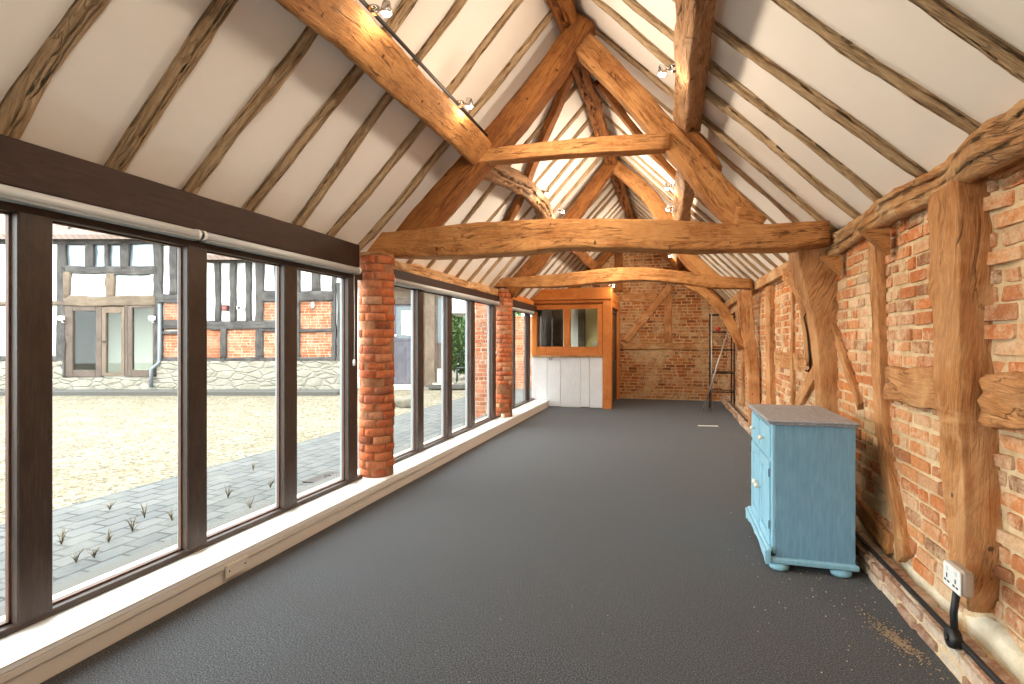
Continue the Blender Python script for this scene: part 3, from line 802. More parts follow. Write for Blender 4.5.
wt('wall_stud', 'oak_post', [(1.262, 3.45, .2), (1.268, 3.66, .5), (1.266, 3.79, .85), (1.264, 3.86, 1.4), (1.262, 3.91, 2.07)], (.12, .08), 'slim stud in the right wall under the little wedge bracket, behind the blue cabinet', 'stud', 37)
wt('wall_stud', 'oak_post', [(1.262, 6.33, .3), (1.262, 6.36, 2.1)], (.11, .05), 'stud in the right wall just beyond the curved brace', 'stud', 38)
wt('wall_stud', 'oak_post', [(1.255, 7.6, .25), (1.25, 7.6, 2.1)], (.3, .09), 'broad stud in the right wall near the far post', 'stud', 39)
wt('wall_stud', 'oak_post', [(1.262, 10.4, .25), (1.262, 10.4, 2.12)], (.2, .06), 'stud in the right wall beyond the far post', 'stud', 45)
wt('wall_rail', 'oak_post', [(1.262, 3.74, 1.15, .2, .06), (1.262, 3.45, 1.15, .19, .07), (1.262, 3.06, 1.17, .2, .07)], None, 'horizontal rail in the right wall between the slim stud and the near post', 'rail', 40, (1, 0, 0), .012, .02)
wt('wall_rail', 'oak_post', [(1.30, 2.74, 1.15, .2, .10), (1.30, 2.3, 1.18, .21, .12), (1.3, 1.5, 1.17, .2, .12), (1.31, -.6, 1.17, .2, .12)], None, 'horizontal rail in the right wall on the camera side of the near post', 'rail', 41, (1, 0, 0), .012, .025)
wt('wall_rail', 'oak_post', [(1.266, 5.3, 1.19), (1.266, 7.4, 1.18)], (.18, .04), 'horizontal rail in the right wall of the middle bay', 'rail', 42, (1, 0, 0))
wt('sole_plate', 'oak', [(1.262, 4.9, .25), (1.262, 4.3, .26), (1.255, 3.66, .21)], (.12, .07), 'short sole plate low on the right wall behind the blue cabinet', 'sole plate', 44, (1, 0, 0))
p2 = thing('wall_post', 'oak post with curved brace under the right end of the second tie beam', 'post', (1.1, 8.62, .1))
wt('post', 'oak_post', rel(p2, [(1.19, 8.62, .12, .16, .14), (1.16, 8.62, 1.0, .17, .16), (1.09, 8.62, 1.6, .18, .19), (1.05, 8.62, 2.14, .19, .19)]), None, '', '', 46, parent=p2)
wt('brace', 'oak', rel(p2, [(.18, 8.60, 2.33, .12, .10), (.45, 8.58, 2.16, .13, .13), (.70, 8.58, 1.92, .13, .15), (.88, 8.58, 1.62, .13, .14), (1.02, 8.58, 1.28, .12, .09)]), None, '', '', 47, up=(0, 1, 0), parent=p2)
# little wedge brackets under the plate
def wedge(y, z, label, seed):
    m = MB(); m.prism([(1.10, z), (1.24, z), (1.24, z-.15)], 'y', y-.04, y+.04)
    o = m.build('wedge_bracket', 'oak'); tag(o, label, 'bracket')
wedge(3.70, 2.06, 'small wooden wedge bracket at the top of the slim stud', 1)
wedge(4.62, 2.045, 'small wooden wedge bracket beside the post under the nearest tie beam', 2)
# iron strap
t = thing('iron_strap', 'thin black iron strap hooked on the post beside the curved brace', 'strap', (1.14, 5.14, 1.17))
m = MB(); m.tube([(0, .10, .47), (-.02, .08, .44), (0, .05, .3), (.01, .02, .12), (.01, 0, 0)], [.008, .008, .008, .010, .010], 8); m.build('bar', 'iron', t)
m = MB(); m.tube([(.01, 0, 0), (-.01, -.02, -.03), (-.03, -.01, -.02)], .008, 8); m.build('hook', 'iron', t)

# ================================================================== gable wall frame
def gt(name, pts, size, label, cat, seed, mat='oak_post'):
    o = timber(name, mat, pts, size, (0, 1, 0), None, seed, .012, .01, .15); return tag(o, label, cat)
YW = YB-.005
gt('gable_rail', [(-1.13, YW, 1.27), (-.1, YW, 1.28), (.95, YW, 1.25)], (.15, .07), 'horizontal rail across the far gable wall at mid height', 'rail', 50, 'plate')
gt('gable_brace', [(-1.06, YW, 1.38), (-.5, YW, 2.06), (.03, YW, 2.70)], (.17, .06), 'diagonal brace rising across the far gable wall', 'brace', 51)
gt('gable_stud', [(-.04, YW, 1.34), (-.04, YW, 2.56)], (.17, .05), 'upright stud in the far gable wall right of the diagonal brace', 'stud', 52)
gt('gable_rail', [(-1.14, YW, 2.47), (-.28, YW, 2.45)], (.2, .05), 'upper rail on the far gable wall beside the cabin', 'rail', 53)
gt('gable_stud', [(-1.2, YW, 2.6), (-1.2, YW, 3.9)], (.2, .06), 'upright stud high in the gable triangle', 'stud', 54, 'oak_dark')
o = timber('gable_rafter', 'oak_dark', [(-2.6, YB-.12, 2.40), (-1.7, YB-.12, 3.28), (-.9, YB-.12, 4.16)], (.16, .2), (-1, 0, 1), None, 55); tag(o, 'dark oak principal against the gable wall on the left slope', 'rafter')
o = timber('gable_rafter', 'oak_dark', [(1.1, YB-.12, 2.28), (.2, YB-.12, 3.18), (-.82, YB-.12, 4.16)], (.16, .2), (1, 0, 1), None, 56); tag(o, 'dark oak principal against the gable wall on the right slope', 'rafter')

# ================================================================== timber cabin in the far left corner
cb = thing('timber_cabin', 'orange timber cabin with glazed sash and white boarded front in the far corner', 'cabin', (-1.3, 11.2, 0))
def cpart(name, mat, x0, x1, y0, y1, z0, z1, bev=.006, parent=None):
    m = MB(); b = cb.location
    m.box(x0-b.x, x1-b.x, y0-b.y, y1-b.y, z0, z1, bev); return m.build(name, mat, parent or cb)
cpart('corner_post', 'pine', -1.33, -1.15, 11.2, 11.36, .0, 2.26)
cpart('top_beam', 'pine', -2.96, -1.14, 11.17, 11.37, 2.262, 2.50, .01)
cpart('rail', 'pine', -2.84, -1.335, 11.22, 11.34, 2.20, 2.258)
cpart('rail', 'oak_dark', -2.84, -1.335, 11.245, 11.34, 2.165, 2.198)
sash = cpart('sash', 'pine', -2.84, -2.73, 11.21, 11.30, 1.10, 2.16)
for (a, b_, c_, d_) in ((-1.44, -1.335, 1.10, 2.16), (-2.15, -2.01, 1.28, 2.07)):
    m = MB(); m.box(a+1.3, b_+1.3, .01, .10, c_, d_, .006); m.build('stile', 'pine', cb)
m = MB(); m.box(-2.73+1.3, -1.44+1.3, .01, .10, 2.07, 2.16, .006); m.build('sash_rail', 'pine', cb)
m = MB(); m.box(-2.73+1.3, -1.44+1.3, .01, .10, 1.10, 1.28, .006); m.build('sash_rail', 'pine', cb)
for (a, b_) in ((-2.73, -2.15), (-2.01, -1.44)):
    m = MB(); m.box(a+1.3, b_+1.3, .05, .056, 1.28, 2.07); m.build('pane', 'glass', cb)
cpart('sill', 'plate', -2.84, -1.335, 11.17, 11.32, 1.055, 1.098)
rng = random.Random(3); x = -2.84; k = 0
for wdt in (.335, .29, .42, .19, .27):
    cpart('front_board', 'board_white', x+.003, min(x+wdt-.003, -1.336), 11.215+rng.uniform(0, .01), 11.25, .012+rng.uniform(0, .02), 1.053, .003); x += wdt
m = MB(); m.tube([(-1.38+.0, -.015, .99), (-1.38, -.04, .985)], .006, 8)
pts = [(-1.12+.03*math.sin(a*PI/8), -.012, 1.03+.03*math.cos(a*PI/8)) for a in range(17)]
m = MB(); m.tube(pts, .005, 8, cap=False); m.build('pull_ring', 'iron', cb)
# side with a dark glazed door, running back to the gable
cpart('side_rail', 'pine', -1.32, -1.18, 11.37, 13.36, 2.262, 2.46)
cpart('door_post', 'pine', -1.30, -1.17, 13.18, 13.36, .0, 2.26)
cpart('side_rail', 'pine', -1.30, -1.18, 11.37, 13.17, 2.13, 2.255)
dr = cpart('door', 'joinery', -1.275, -1.23, 11.37, 11.46, .02, 2.12)
for (a, b_, c_, d_) in ((13.08, 13.17, .02, 2.12), (11.47, 13.07, .02, .95), (11.47, 13.07, 2.02, 2.12)):
    cpart('door_rail', 'joinery', -1.275, -1.23, a, b_, c_, d_, .004)
cpart('door_pane', 'glass', -1.258, -1.25, 11.46, 13.08, .95, 2.02, 0)
# inside of the cabin
cpart('inner_panel', 'cream_wall', -2.0, -1.36, 13.28, 13.33, .02, 2.5, 0)
cpart('inner_panel', 'inside_pale', -2.80, -2.17, 13.28, 13.33, .02, 2.5, 0)
cpart('inner_panel', 'inside_dark', -2.72, -2.68, 11.5, 12.5, .02, 2.3, 0)  # dark sheet added to block window light behind the left pane
cpart('inner_post', 'timber_tan', -2.17, -2.0, 13.2, 13.33, .02, 2.5)
o = timber('timber_post', 'timber_tan', [(-2.55, 12.6, .05), (-2.55, 12.6, 2.5)], (.22, .18), (0, 1, 0), None, 58); tag(o, 'dim grey post seen through the left pane of the cabin', 'post')
rng = random.Random(8)
for k in range(5):
    m = MB(); m.box(-.17, .17, -.12, .12, 0, .078, .006); z = 1.0+k*.08
    o = m.build('storage_box', 'inside_pale', None, (-1.58+rng.uniform(-.02, .02), 12.98, z)); tag(o, 'pale flat box on the shelf inside the cabin, %s from the bottom' % ORD[k], 'box', 'boxes stacked inside the cabin')
sh = thing('shelf_unit', 'wooden shelf unit inside the cabin carrying the pale boxes', 'shelf', (-1.6, 12.98, 0))
m = MB(); m.box(-.22, .22, -.16, .16, .965, .998, .004); m.build('shelf', 'joinery', sh)
for sx in (-.2, .17):
    for sy in (-.15, .12):
        m = MB(); m.box(sx, sx+.03, sy, sy+.03, 0, .965, .003); m.build('leg', 'joinery', sh)

# ================================================================== spotlights
LP = 44
def spot(loc, side, label, energy=1., conduit=None):
    """side=+1: lamp hangs to the +x side of its purlin; -1: to the -x side"""
    t = thing('spotlight', label, 'spotlight', loc, 0, 'spotlights on the purlins')
    s = side
    m = MB(); m.lathe([(.0, -.012), (.03, -.012), (.034, 0), (.0, 0.)], (-s*.075, 0, .03), 'z', 14); m.box(-s*.075-.015, -s*.075+.015, -.015, .015, -.01, .03, .003); m.build('mount', 'chrome', t)
    m = MB(); m.tube([(-s*.075, 0, .0), (-s*.04, 0, .012), (0, 0, .035)], .006, 8); m.build('arm', 'chrome', t)
    m = MB(); m.lathe([(.014, .045), (.022, .04), (.03, .0), (.034, -.026), (.030, -.026), (.026, .0), (.018, .034)], (0, 0, .005), 'z', 16); m.build('lamp_head', 'chrome', t)
    m = MB(); m.lathe([(.0, -.033), (.018, -.031), (.027, -.02), (.024, -.005), (.0, .0)], (0, 0, .005), 'z', 14); m.build('bulb', 'bulb', t)
    ld = bpy.data.lights.new('spot_light', 'SPOT'); ld.energy = LP*energy; ld.color = (1, .86, .68); ld.shadow_soft_size = .12
    ld.spot_size = R(165); ld.spot_blend = .9
    lo = bpy.data.objects.new('spot_light', ld); C.objects.link(lo); lo.parent = t; lo.location = (s*.03, 0, -.05)
    lo.rotation_euler = Vector((s*1., .15, -.25)).to_track_quat('-Z', 'Y').to_euler()
    ld = bpy.data.lights.new('bulb_light', 'POINT'); ld.energy = 2.6*energy; ld.color = (1, .82, .60); ld.shadow_soft_size = .03
    lo = bpy.data.objects.new('bulb_light', ld); C.objects.link(lo); lo.parent = t; lo.location = (s*.02, 0, -.06)
spot((-1.50, 2.66, 3.22), 1, 'chrome spotlight on the left purlin nearest the camera', 1)
spot((-1.50, 3.94, 3.24), 1, 'chrome spotlight on the left purlin just before the nearest truss', 1)
spot((-1.50, 6.72, 3.29), 1, 'chrome spotlight midway along the crooked left purlin', 1.45)
spot((-1.50, 7.75, 3.29), 1, 'chrome spotlight on the crooked left purlin close to the second truss', 1.45)
spot((-1.52, 9.75, 3.08), 1, 'spotlight on the far left purlin seen under the nearest tie beam', 1.45)
spot((-1.10, 11.05, 2.52), 1, 'spotlight on the top corner of the orange cabin', .5)
spot((-.05, 3.75, 3.20), -1, 'chrome spotlight on the right purlin before the nearest truss', 1)
spot((-.03, 6.5, 3.18), -1, 'upper chrome spotlight on the right purlin of the middle bay', 1.45)
spot((-.03, 7.6, 3.19), -1, 'lower chrome spotlight on the right purlin of the middle bay', 1.45)
spot((-.01, 11.3, 3.12), -1, 'spotlight on the far right purlin in front of the gable wall', 2.)
spot((-1.50, .9, 3.22), 1, 'added unseen fill spotlight on the left purlin above the camera', 1)  # lamp added out of view to fill the near end with light
spot((-.05, .6, 3.20), -1, 'added unseen fill spotlight on the right purlin above the camera', 1)  # second added lamp, also unseen, for fill light
# cable along the upper side of the near left purlin
m = MB(); m.tube([(-1.625, -.5, 3.25), (-1.615, 2., 3.25), (-1.605, 3., 3.255), (-1.59, 4.62, 3.26)], .012, 8)
o = m.build('cable_conduit', 'black'); tag(o, 'black cable running along the upper edge of the near left purlin', 'cable')

# ================================================================== blue cabinet
cab = thing('cabinet', 'light blue painted pine cabinet with worn grey top and bun feet by the right wall', 'cabinet', (.60, 3.62, 0))
W, D, HB, HT = .83, .45, .05, .89        # along the wall, away from the wall, bottom, top of body
m = MB()
m.box(.02, D, 0, .022, HB+.03, HT, .004); m.box(.02, D, W-.022, W, HB+.03, HT, .004)   # sides
m.box(D-.014, D, .022, W-.022, HB+.03, HT, .0); m.box(.02, D-.014, .022, W-.022, HB+.03, HB+.05); m.box(.02, D-.014, .022, W-.022, HT-.02, HT)
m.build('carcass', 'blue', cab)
m = MB()   # face frame
m.box(0, .02, 0, .035, HB+.05, HT, .003); m.box(0, .02, W-.035, W, HB+.05, HT, .003); m.box(0, .02, W/2-.018, W/2+.018, HB+.05, HT, .003)
m.box(0, .02, .035, W-.035, HT-.025, HT, .003); m.box(0, .02, .035, W-.035, .655, .675, .003); m.box(0, .02, .035, W-.035, HB+.05, HB+.075, .003)
m.build('face_frame', 'blue_lit', cab)
m = MB(); m.box(-.022, D+.012, -.02, W+.02, HT, HT+.014, .004); m.box(-.03, D+.014, -.028, W+.028, HT+.014, HT+.03, .006); m.build('top', 'worn_top', cab)
for (a, b_) in ((.038, W/2-.021), (W/2+.021, W-.038)):
    d = MB(); d.box(-.012, .018, a, b_, .678, HT-.028, .005); dd = d.build('drawer', 'blue_lit', cab)
    k = MB(); yc = (a+b_)/2; k.lathe([(.007, -.012), (.007, -.024), (.017, -.030), (.018, -.040), (.010, -.048), (.0, -.049)], (0, yc, .77), 'x', 14); k.build('knob', 'ceramic', dd)
for si, (a, b_) in enumerate(((.038, W/2-.021), (W/2+.021, W-.038))):
    d = MB(); z0, z1 = HB+.078, .652
    d.box(-.012, .012, a, a+.06, z0, z1, .003); d.box(-.012, .012, b_-.06, b_, z0, z1, .003)
    d.box(-.012, .012, a+.06, b_-.06, z0, z0+.065, .003); d.box(-.012, .012, a+.06, b_-.06, z1-.065, z1, .003)
    d.box(-.008, .010, a+.075, b_-.075, z0+.08, z1-.08, .016); d.box(0, .008, a+.06, b_-.06, z0+.065, z1-.065, 0)
    dd = d.build('door', 'blue_lit', cab)
    yk = b_-.03 if si == 0 else a+.03
    k = MB(); k.lathe([(.008, -.012), (.008, -.026), (.019, -.032), (.020, -.042), (.011, -.051), (.0, -.052)], (0, yk, .42), 'x', 14); k.build('knob', 'ceramic', dd)
    yh = a-.006 if si == 0 else b_+.006
    for zz in (.24, .56):
        h = MB(); h.tube([(-.013, yh, zz), (-.013, yh, zz+.05)], .003, 8); h.build('hinge', 'iron', dd)
# scalloped plinth: flared moulding on the front, plain on the sides
n = 24
top_ = [(-.035+(W+.07)*i/n, .125) for i in range(n+1)]
def scal(f): return .045+.055*(math.sin(PI*f)**.6)*(.62+.38*abs(math.cos(3*PI*f)))*(.9 if .06 < f < .94 else .3)
bot_ = [(-.035+(W+.07)*i/n, scal(i/n)) for i in reversed(range(n+1))]
m = MB(); m.prism(top_+bot_, 'x', -.042, -.012)
m.box(-.030, -.001, -.03, W+.03, .120, .140, .008); m.box(-.048, -.012, -.036, W+.036, .104, .120, .007)
m.box(-.03, D+.015, -.024, 0, .046, .082, .008); m.box(-.03, D+.015, W, W+.024, .046, .082, .008)
m.box(-.012, D, 0, W, .046, .085, .0)
m.build('plinth', 'blue_lit', cab)
for (fx, fy) in ((.045, .03), (D-.07, .03), (.045, W-.04), (D-.07, W-.04)):
    m = MB(); m.lathe([(.035, 0), (.054, .006), (.058, .022), (.052, .038), (.038, .046), (.036, .05)], (fx, fy, 0), 'z', 18); m.build('foot', 'blue_lit', cab)

# ================================================================== socket, conduit
t = thing('double_socket', 'grey metal double socket at the foot of the near post on the right wall', 'socket', (1.165, 2.645, .372))
m = MB(); m.box(-.045, .0, -.07, .07, 0, .105, .010); m.build('back_box', 'socket', t)
m = MB(); m.box(-.053, -.045, -.068, .068, .004, .101, .003); m.build('face_plate', 'socket_white', t)
for sy in (-.035, .035):
    m = MB(); m.box(-.058, -.053, sy-.010, sy+.010, .070, .090, .002); m.build('switch', 'socket_white', t)
    m = MB()
    for (py, pz, hw, hh) in ((0, .050, .004, .009), (-.013, .028, .008, .004), (.013, .028, .008, .004)): m.box(-.0542, -.0525, sy+py-hw, sy+py+hw, pz-hh, pz+hh)
    m.build('socket_holes', 'black', t)
t = thing('cable_conduit', 'black conduit along the kerb at the foot of the right wall, rising to the socket', 'conduit', (1.17, 2.7, .14))
pts = [(1.155+.02*noise.noise(Vector((y, 4, 4))), y, .155+.01*noise.noise(Vector((y*1.2, 9, 4)))) for y in [-1+.25*i for i in range(53)]]
m = MB(); m.tube([(p[0]-1.17, p[1]-2.7, p[2]-.14) for p in pts], .013, 10); m.build('pipe', 'black', t)
m = MB(); m.tube([(-.03, -.02, .02), (-.03, -.01, .12), (-.025, -.03, .24)], .014, 10); m.build('riser', 'black', t)
m = MB(); m.lathe([(.0, -.025), (.038, -.025), (.042, -.01), (.042, .012), (.0, .015)], (-.03, -.02, .02), 'x', 18); m.build('junction_box', 'black', t)
m = MB(); m.lathe([(.0, -.034), (.012, -.034), (.014, -.026), (0, -.026)], (-.03, -.02, .02), 'x', 12); m.build('cover_screw', 'iron', t)
# blank plate on the skirting
t = thing('blanking_plate', 'blank cream socket plate on the white skirting under the large window', 'plate', (-2.452, 2.60, .068))
m = MB(); m.box(-.003, .006, -.085, .085, -.038, .038, .003); m.build('cover', 'skirt', t)
for sy in (-.06, .06):
    m = MB(); m.lathe([(0, .004), (.005, .006), (.004, .009), (0, .0095)], (0, sy, 0), 'x', 10); m.build('screw', 'iron', t)
# small white pipe end beside second pillar
m = MB(); m.lathe([(.0, 0), (.028, 0), (.028, .06), (.022, .066), (0, .066)], (-2.60, 8.36, .148), 'z', 12); o = m.build('door_stop', 'ceramic'); tag(o, 'small cream plastic cap standing on the sill beside the second pillar', 'cap')

# ================================================================== rack, pole, ball in the far right corner
rk = thing('metal_rack', 'tall black metal shelf rack in the far right corner', 'rack', (.80, 11.5, 0))
RW, RD, RH = .42, .5, 1.97
for (px_, py_, mt) in ((0, 0, 'alu'), (RW, 0, 'black_metal'), (0, RD, 'black_metal'), (RW, RD, 'black_metal')):
    m = MB(); m.tube([(px_, py_, 0), (px_, py_, RH/2), (px_, py_, RH)], .014, 8)
    o = m.build('upright', mt, rk)
    if mt == 'alu': o['label'] = 'bare silver front upright'
for zz in (.38, .76, 1.22, 1.58, 1.93):
    m = MB()
    m.tube([(-.01, 0, zz), (RW+.01, 0, zz)], .011, 8); m.tube([(-.01, RD, zz), (RW+.01, RD, zz)], .011, 8)
    m.tube([(0, 0, zz), (0, RD, zz)], .009, 8); m.tube([(RW, 0, zz), (RW, RD, zz)], .009, 8)
    for k in range(1, 7): m.tube([(RW*k/7, 0, zz+.004), (RW*k/7, RD, zz+.004)], .004, 6)
    m.build('shelf', 'black_metal', rk)
m = MB(); m.lathe([(.0, -.05), (.03, -.04), (.046, -.02), (.05, 0), (.046, .02), (.03, .04), (0, .05)], (.93, 11.62, 1.642), 'z', 16); o = m.build('ball', 'red'); tag(o, 'small red ball on the upper shelf of the black rack', 'ball')
m = MB(); m.tube([(.63, 11.40, .01), (.88, 11.44, .85), (1.16, 11.49, 1.78)], .017, 10); o = m.build('pole', 'alu'); tag(o, 'silver metal pole leaning against the rack in the far corner', 'pole')
m = MB(); m.box(-.16, .16, -.035, .035, .0, .004, .001); o = m.build('paper_scrap', 'paper', None, (.60, 9.44, .001), .15); tag(o, 'white scrap of paper on the carpet near the far corner', 'paper')
# crumbs of mortar along the wall
rng = random.Random(77); m = MB()
for i in range(520):
    x = 1.10-abs(rng.gauss(0, .25)); y = rng.uniform(2.2, 9); e = rng.uniform(.001, .0032)
    m.box(x-e, x+e, y-e*rng.uniform(.6, 1.4), y+e, 0.001, e*1.2, e*.3)
for i in range(160):
    x = rng.uniform(-1.5, 1.0); y = rng.uniform(1.8, 11); e = rng.uniform(.001, .0022); m.box(x-e, x+e, y-e, y+e, .001, e, e*.3)
o = m.build('mortar_debris', 'mortar'); tag(o, 'pale mortar crumbs scattered on the carpet along the right wall', 'debris', None, 'stuff')
m = MB()
for i in range(600):
    a = rng.uniform(0, 2*PI); q = abs(rng.gauss(0, .5)); e = rng.uniform(.0012, .0035)
    x, y = .07*q*math.cos(a)-.12*q*math.sin(a)*.5, .26*q*math.sin(a)
    m.box(x-e, x+e, y-e, y+e*1.5, 0, e*.8, e*.3)
M['dust'] = plain('brick_dust', '#a28a70', 1., 0, .3, .5, 60)
o = m.build('brick_dust', 'dust', None, (1.02, 2.92, .001)); tag(o, 'small spill of brown brick dust on the carpet beside the socket', 'dust', None, 'stuff')

# ================================================================== courtyard
GZ = -.03
def flat(name, mat, poly, z):
    m = MB(); m.prism(poly, 'z', z-.05, z); o = m.build(name, mat); o['kind'] = 'structure'; return o
flat('courtyard_ground', 'gravel', [(-30, -12), (-5.0, -12), (-5.0, 20), (-8, 30), (-30, 30)], GZ)
flat('paved_path', 'pavers', [(-5.0, -12), (-2.98, -12), (-2.98, 20), (-5.0, 20)], GZ+.004)
flat('front_yard_ground', 'gravel', [(-2.98, -14), (12, -14), (12, Y0-.25), (-2.98, Y0-.25)], GZ)
m = MB(); m.box(-3.22, -2.98, -3, 13.5, GZ, .07, .01); struct(m.build('outer_sill', 'stone_sill'))
# drain cover
t = thing('drain_cover', 'dark drain cover in the paving outside by the first brick pillar', 'drain cover', (-3.42, 4.85, GZ+.005))
m = MB(); m.box(-.14, .14, -.22, .22, 0, .012, .004); m.build('plate', 'iron', t)
m = MB(); m.tube([(-.03, 0, .012), (-.03, 0, .03), (.03, 0, .03), (.03, 0, .012)], .006, 6); m.build('handle', 'iron', t)
# weeds
rng = random.Random(12)
spots = [(-4.10, 2.75), (-3.67, 2.55), (-3.82, 2.87), (-3.86, 3.08), (-3.64, 2.64), (-4.07, 3.35), (-3.80, 3.36), (-4.55, 3.43), (-3.86, 3.99), (-3.41, 3.76), (-3.73, 4.38), (-4.4, 4.9)]
protos = []
for q in range(3):
    m = MB()
    for k in range(9):
        a = rng.uniform(0, 2*PI); h = rng.uniform(.05, .14); sp = rng.uniform(.02, .07)
        m.tube([(0, 0, 0), (sp*.4*math.cos(a), sp*.4*math.sin(a), h*.6), (sp*math.cos(a), sp*math.sin(a), h)], [.003, .0025, .001], 5)
    protos.append(m)
for i, (x, y) in enumerate(spots):
    if i < 3: o = protos[i].build('weed', 'weed'); src = [o] if i == 0 else src+[o]
    else: o = src[i % 3].copy(); C.objects.link(o)
    o.location = (x, y, GZ+.004); o.rotation_euler = (0, 0, rng.uniform(0, 6)); o.scale = (1, 1, rng.uniform(.6, 1.2))
    tag(o, 'dry brown weed tuft growing between the grey pavers outside', 'weed', 'weeds between the pavers')
# boulder
import bmesh
bmx = bmesh.new(); bmesh.ops.create_icosphere(bmx, subdivisions=4, radius=1)
for v in bmx.verts:
    d = 1+.22*noise.noise(v.co*1.3+Vector((3, 1, 2)))+.08*noise.noise(v.co*4); v.co = Vector((v.co.x*.26*d, v.co.y*.2*d, max(v.co.z, -.5)*.16*d))
me = bpy.data.meshes.new('boulder'); bmx.to_mesh(me); bmx.free()
for p in me.polygons: p.use_smooth = True
me.materials.append(M['boulder']); o = bpy.data.objects.new('boulder', me); C.objects.link(o); o.location = (-5.5, 10.6, GZ+.08); tag(o, 'pale boulder lying on the gravel outside the middle window', 'boulder')

# ---- farmhouse across the yard; its own axes: x along the front, y away from the barn
DH = 15.; K = DH/540
def fx(u): return (u-512)*K
def fz(v): return 1.4-(v-343)*K
fh = thing('farmhouse', 'timber framed farmhouse with white plaster and brick panels across the yard', 'house', (-DH*math.sin(TH)+fx(190)*math.cos(TH), DH*math.cos(TH)+fx(190)*math.sin(TH), 0), TH)
OX = fx(190)
def fbox(name, mat, u0, u1, v0, v1, d0, d1, bev=.0, parent=None):
    m = MB(); m.box(fx(u0)-OX, fx(u1)-OX, d0, d1, fz(v1), fz(v0), bev); return m.build(name, mat, parent or fh)
def ftim(name, mat, pts, w, d, seed):
    return timber(name, mat, [(fx(u)-OX, d, fz(v)) for u, v in pts], (w*K, .12), (0, 1, 0), fh, seed, .03, .02, .25, .15)
fbox('plaster_wall', 'plaster_out', -70, 64, 236, 364, .06, .3)
fbox('plaster_wall', 'plaster_out', 155, 345, 236, 364, .06, .3)
# stone plinth
m = MB()
def plin(u, v, d): return (u, -.06-d, v)
sheet(m, plin, fx(-70)-OX, fx(64)-OX, -.05, fz(363), .15, .1, .03, 2)
sheet(m, plin, fx(62)-OX, fx(160)-OX, -.05, fz(379.5), .15, .1, .03, 5)
sheet(m, plin, fx(158)-OX, fx(345)-OX, -.05, fz(363), .15, .1, .03, 9)
m.box(fx(-70)-OX, fx(64)-OX, -.05, .3, -.05, fz(364)); m.box(fx(64)-OX, fx(158)-OX, -.05, .3, -.05, fz(380)); m.box(fx(158)-OX, fx(345)-OX, -.05, .3, -.05, fz(364))
m.build('stone_plinth', 'stone', fh)
fbox('kerb', 'stone_path', -70, 347, 391, 396, -.9, -.1)
# brick panels
def infill(u0, u1, v0, v1, seed):
    m = MB()
    def f(u, v, d): return (u, .03-d, v)
    bricks(m, f, fx(u0)-OX, fx(u1)-OX, fz(v1), fz(v0), seed, prot=.008, gap=.014)
    m.box(fx(u0)-OX, fx(u1)-OX, .035, .08, fz(v1), fz(v0), 0, .5, 1)
    m.build('brick_panel', ['brick_out', 'mortar_out'], fh)
for i, q in enumerate(((163, 182, 305, 332), (163, 182, 335, 361), (183, 222, 331, 361), (206, 222, 331, 361), (226, 258, 331, 361), (263, 300, 304, 330), (263, 300, 333, 361), (299, 333, 303, 332), (299, 333, 334, 362))): infill(*q, 60+i)
S = 300
def fpost(u0, u1, v0, v1, name='post', lean=0, mat='timber_out'):
    global S; S += 1
    ftim(name, mat, [((u0+u1)/2+lean, v0), ((u0+u1)/2, v1)], u1-u0, .02, S)
def frail(u0, u1, v0, v1, name='rail', mat='timber_out'):
    global S; S += 1
    ftim(name, mat, [(u0, (v0+v1)/2), ((u0+u1)/2, (v0+v1)/2+.6), (u1, (v0+v1)/2)], v1-v0, .02, S)
for a, b in ((215, 220), (230.5, 236.5), (246, 251), (274.6, 279.5), (312, 320)): fpost(a, b, 262, 324 if a < 256 else 294, 'stud')
for a, b in ((-40, -34), (-15, -9), (10, 16), (36, 41)): fpost(a, b, 245, 304, 'stud')
fpost(256, 263.4, 260, 361); fpost(294, 300, 260, 364); fpost(332, 336, 262, 362); fpost(170, 177, 246, 297, 'stud'); fpost(181.5, 186, 246, 362)
fpost(221, 227, 330, 361, 'stud'); fpost(338, 343.5, 285, 390, 'post', -1)
frail(163, 300, 322, 330.5); frail(258, 334, 293, 303); frail(258, 334, 330.5, 333.5); frail(160, 184, 296, 305); frail(160, 184, 332.5, 335.5)
frail(-70, 66, 303, 307, 'rail', 'timber_tan'); frail(160, 336, 359, 364, 'sill_beam'); frail(-70, 66, 358, 363, 'sill_beam')
frail(190, 346, 258, 264, 'eaves_beam'); frail(160, 192, 239, 246, 'eaves_beam'); frail(-70, 50, 238, 245, 'eaves_beam')
# glazed porch bay
frail(50, 162, 239.5, 246, 'eaves_beam'); fpost(57, 66, 243, 380); fpost(154, 162, 243, 378)
for a, b, c in ((86, 94, 0), (105, 109, 0), (120.5, 129, 0)): fpost(a, b, 244, 271, 'stud')
frail(62, 157, 268, 276, 'rail'); frail(64, 156, 298, 307.5, 'rail', 'timber_tan'); fpost(106, 115, 276, 300, 'stud', 0, 'timber_tan'); fpost(64, 70, 274, 300, 'stud', 0, 'timber_tan')
fbox('porch_window', 'glass_sky', 66, 156, 244, 272, .05, .06)
fbox('blind_panel', 'board_panel', 70, 106.5, 279, 299, .02, .04); fbox('blind_panel', 'board_panel', 115, 154.5, 277, 298, .02, .04)
fbox('back_wall', 'inside_pale', 60, 106, 300, 380, 1.5, 1.6); fbox('back_wall', 'inside_pale', 106, 130, 300, 380, 1.5, 1.6); fbox('back_wall', 'inside_brick', 130, 160, 300, 380, 1.2, 1.6)
fbox('side_wall', 'inside_dark', 59, 62, 300, 380, .1, 1.6); fbox('side_wall', 'inside_dark', 158, 161, 300, 380, .1, 1.6); fbox('inner_floor', 'inside_pale', 60, 160, 379, 382, .1, 1.6)
fbox('inner_ceiling', 'inside_pale', 60, 160, 298, 300, .1, 1.6)
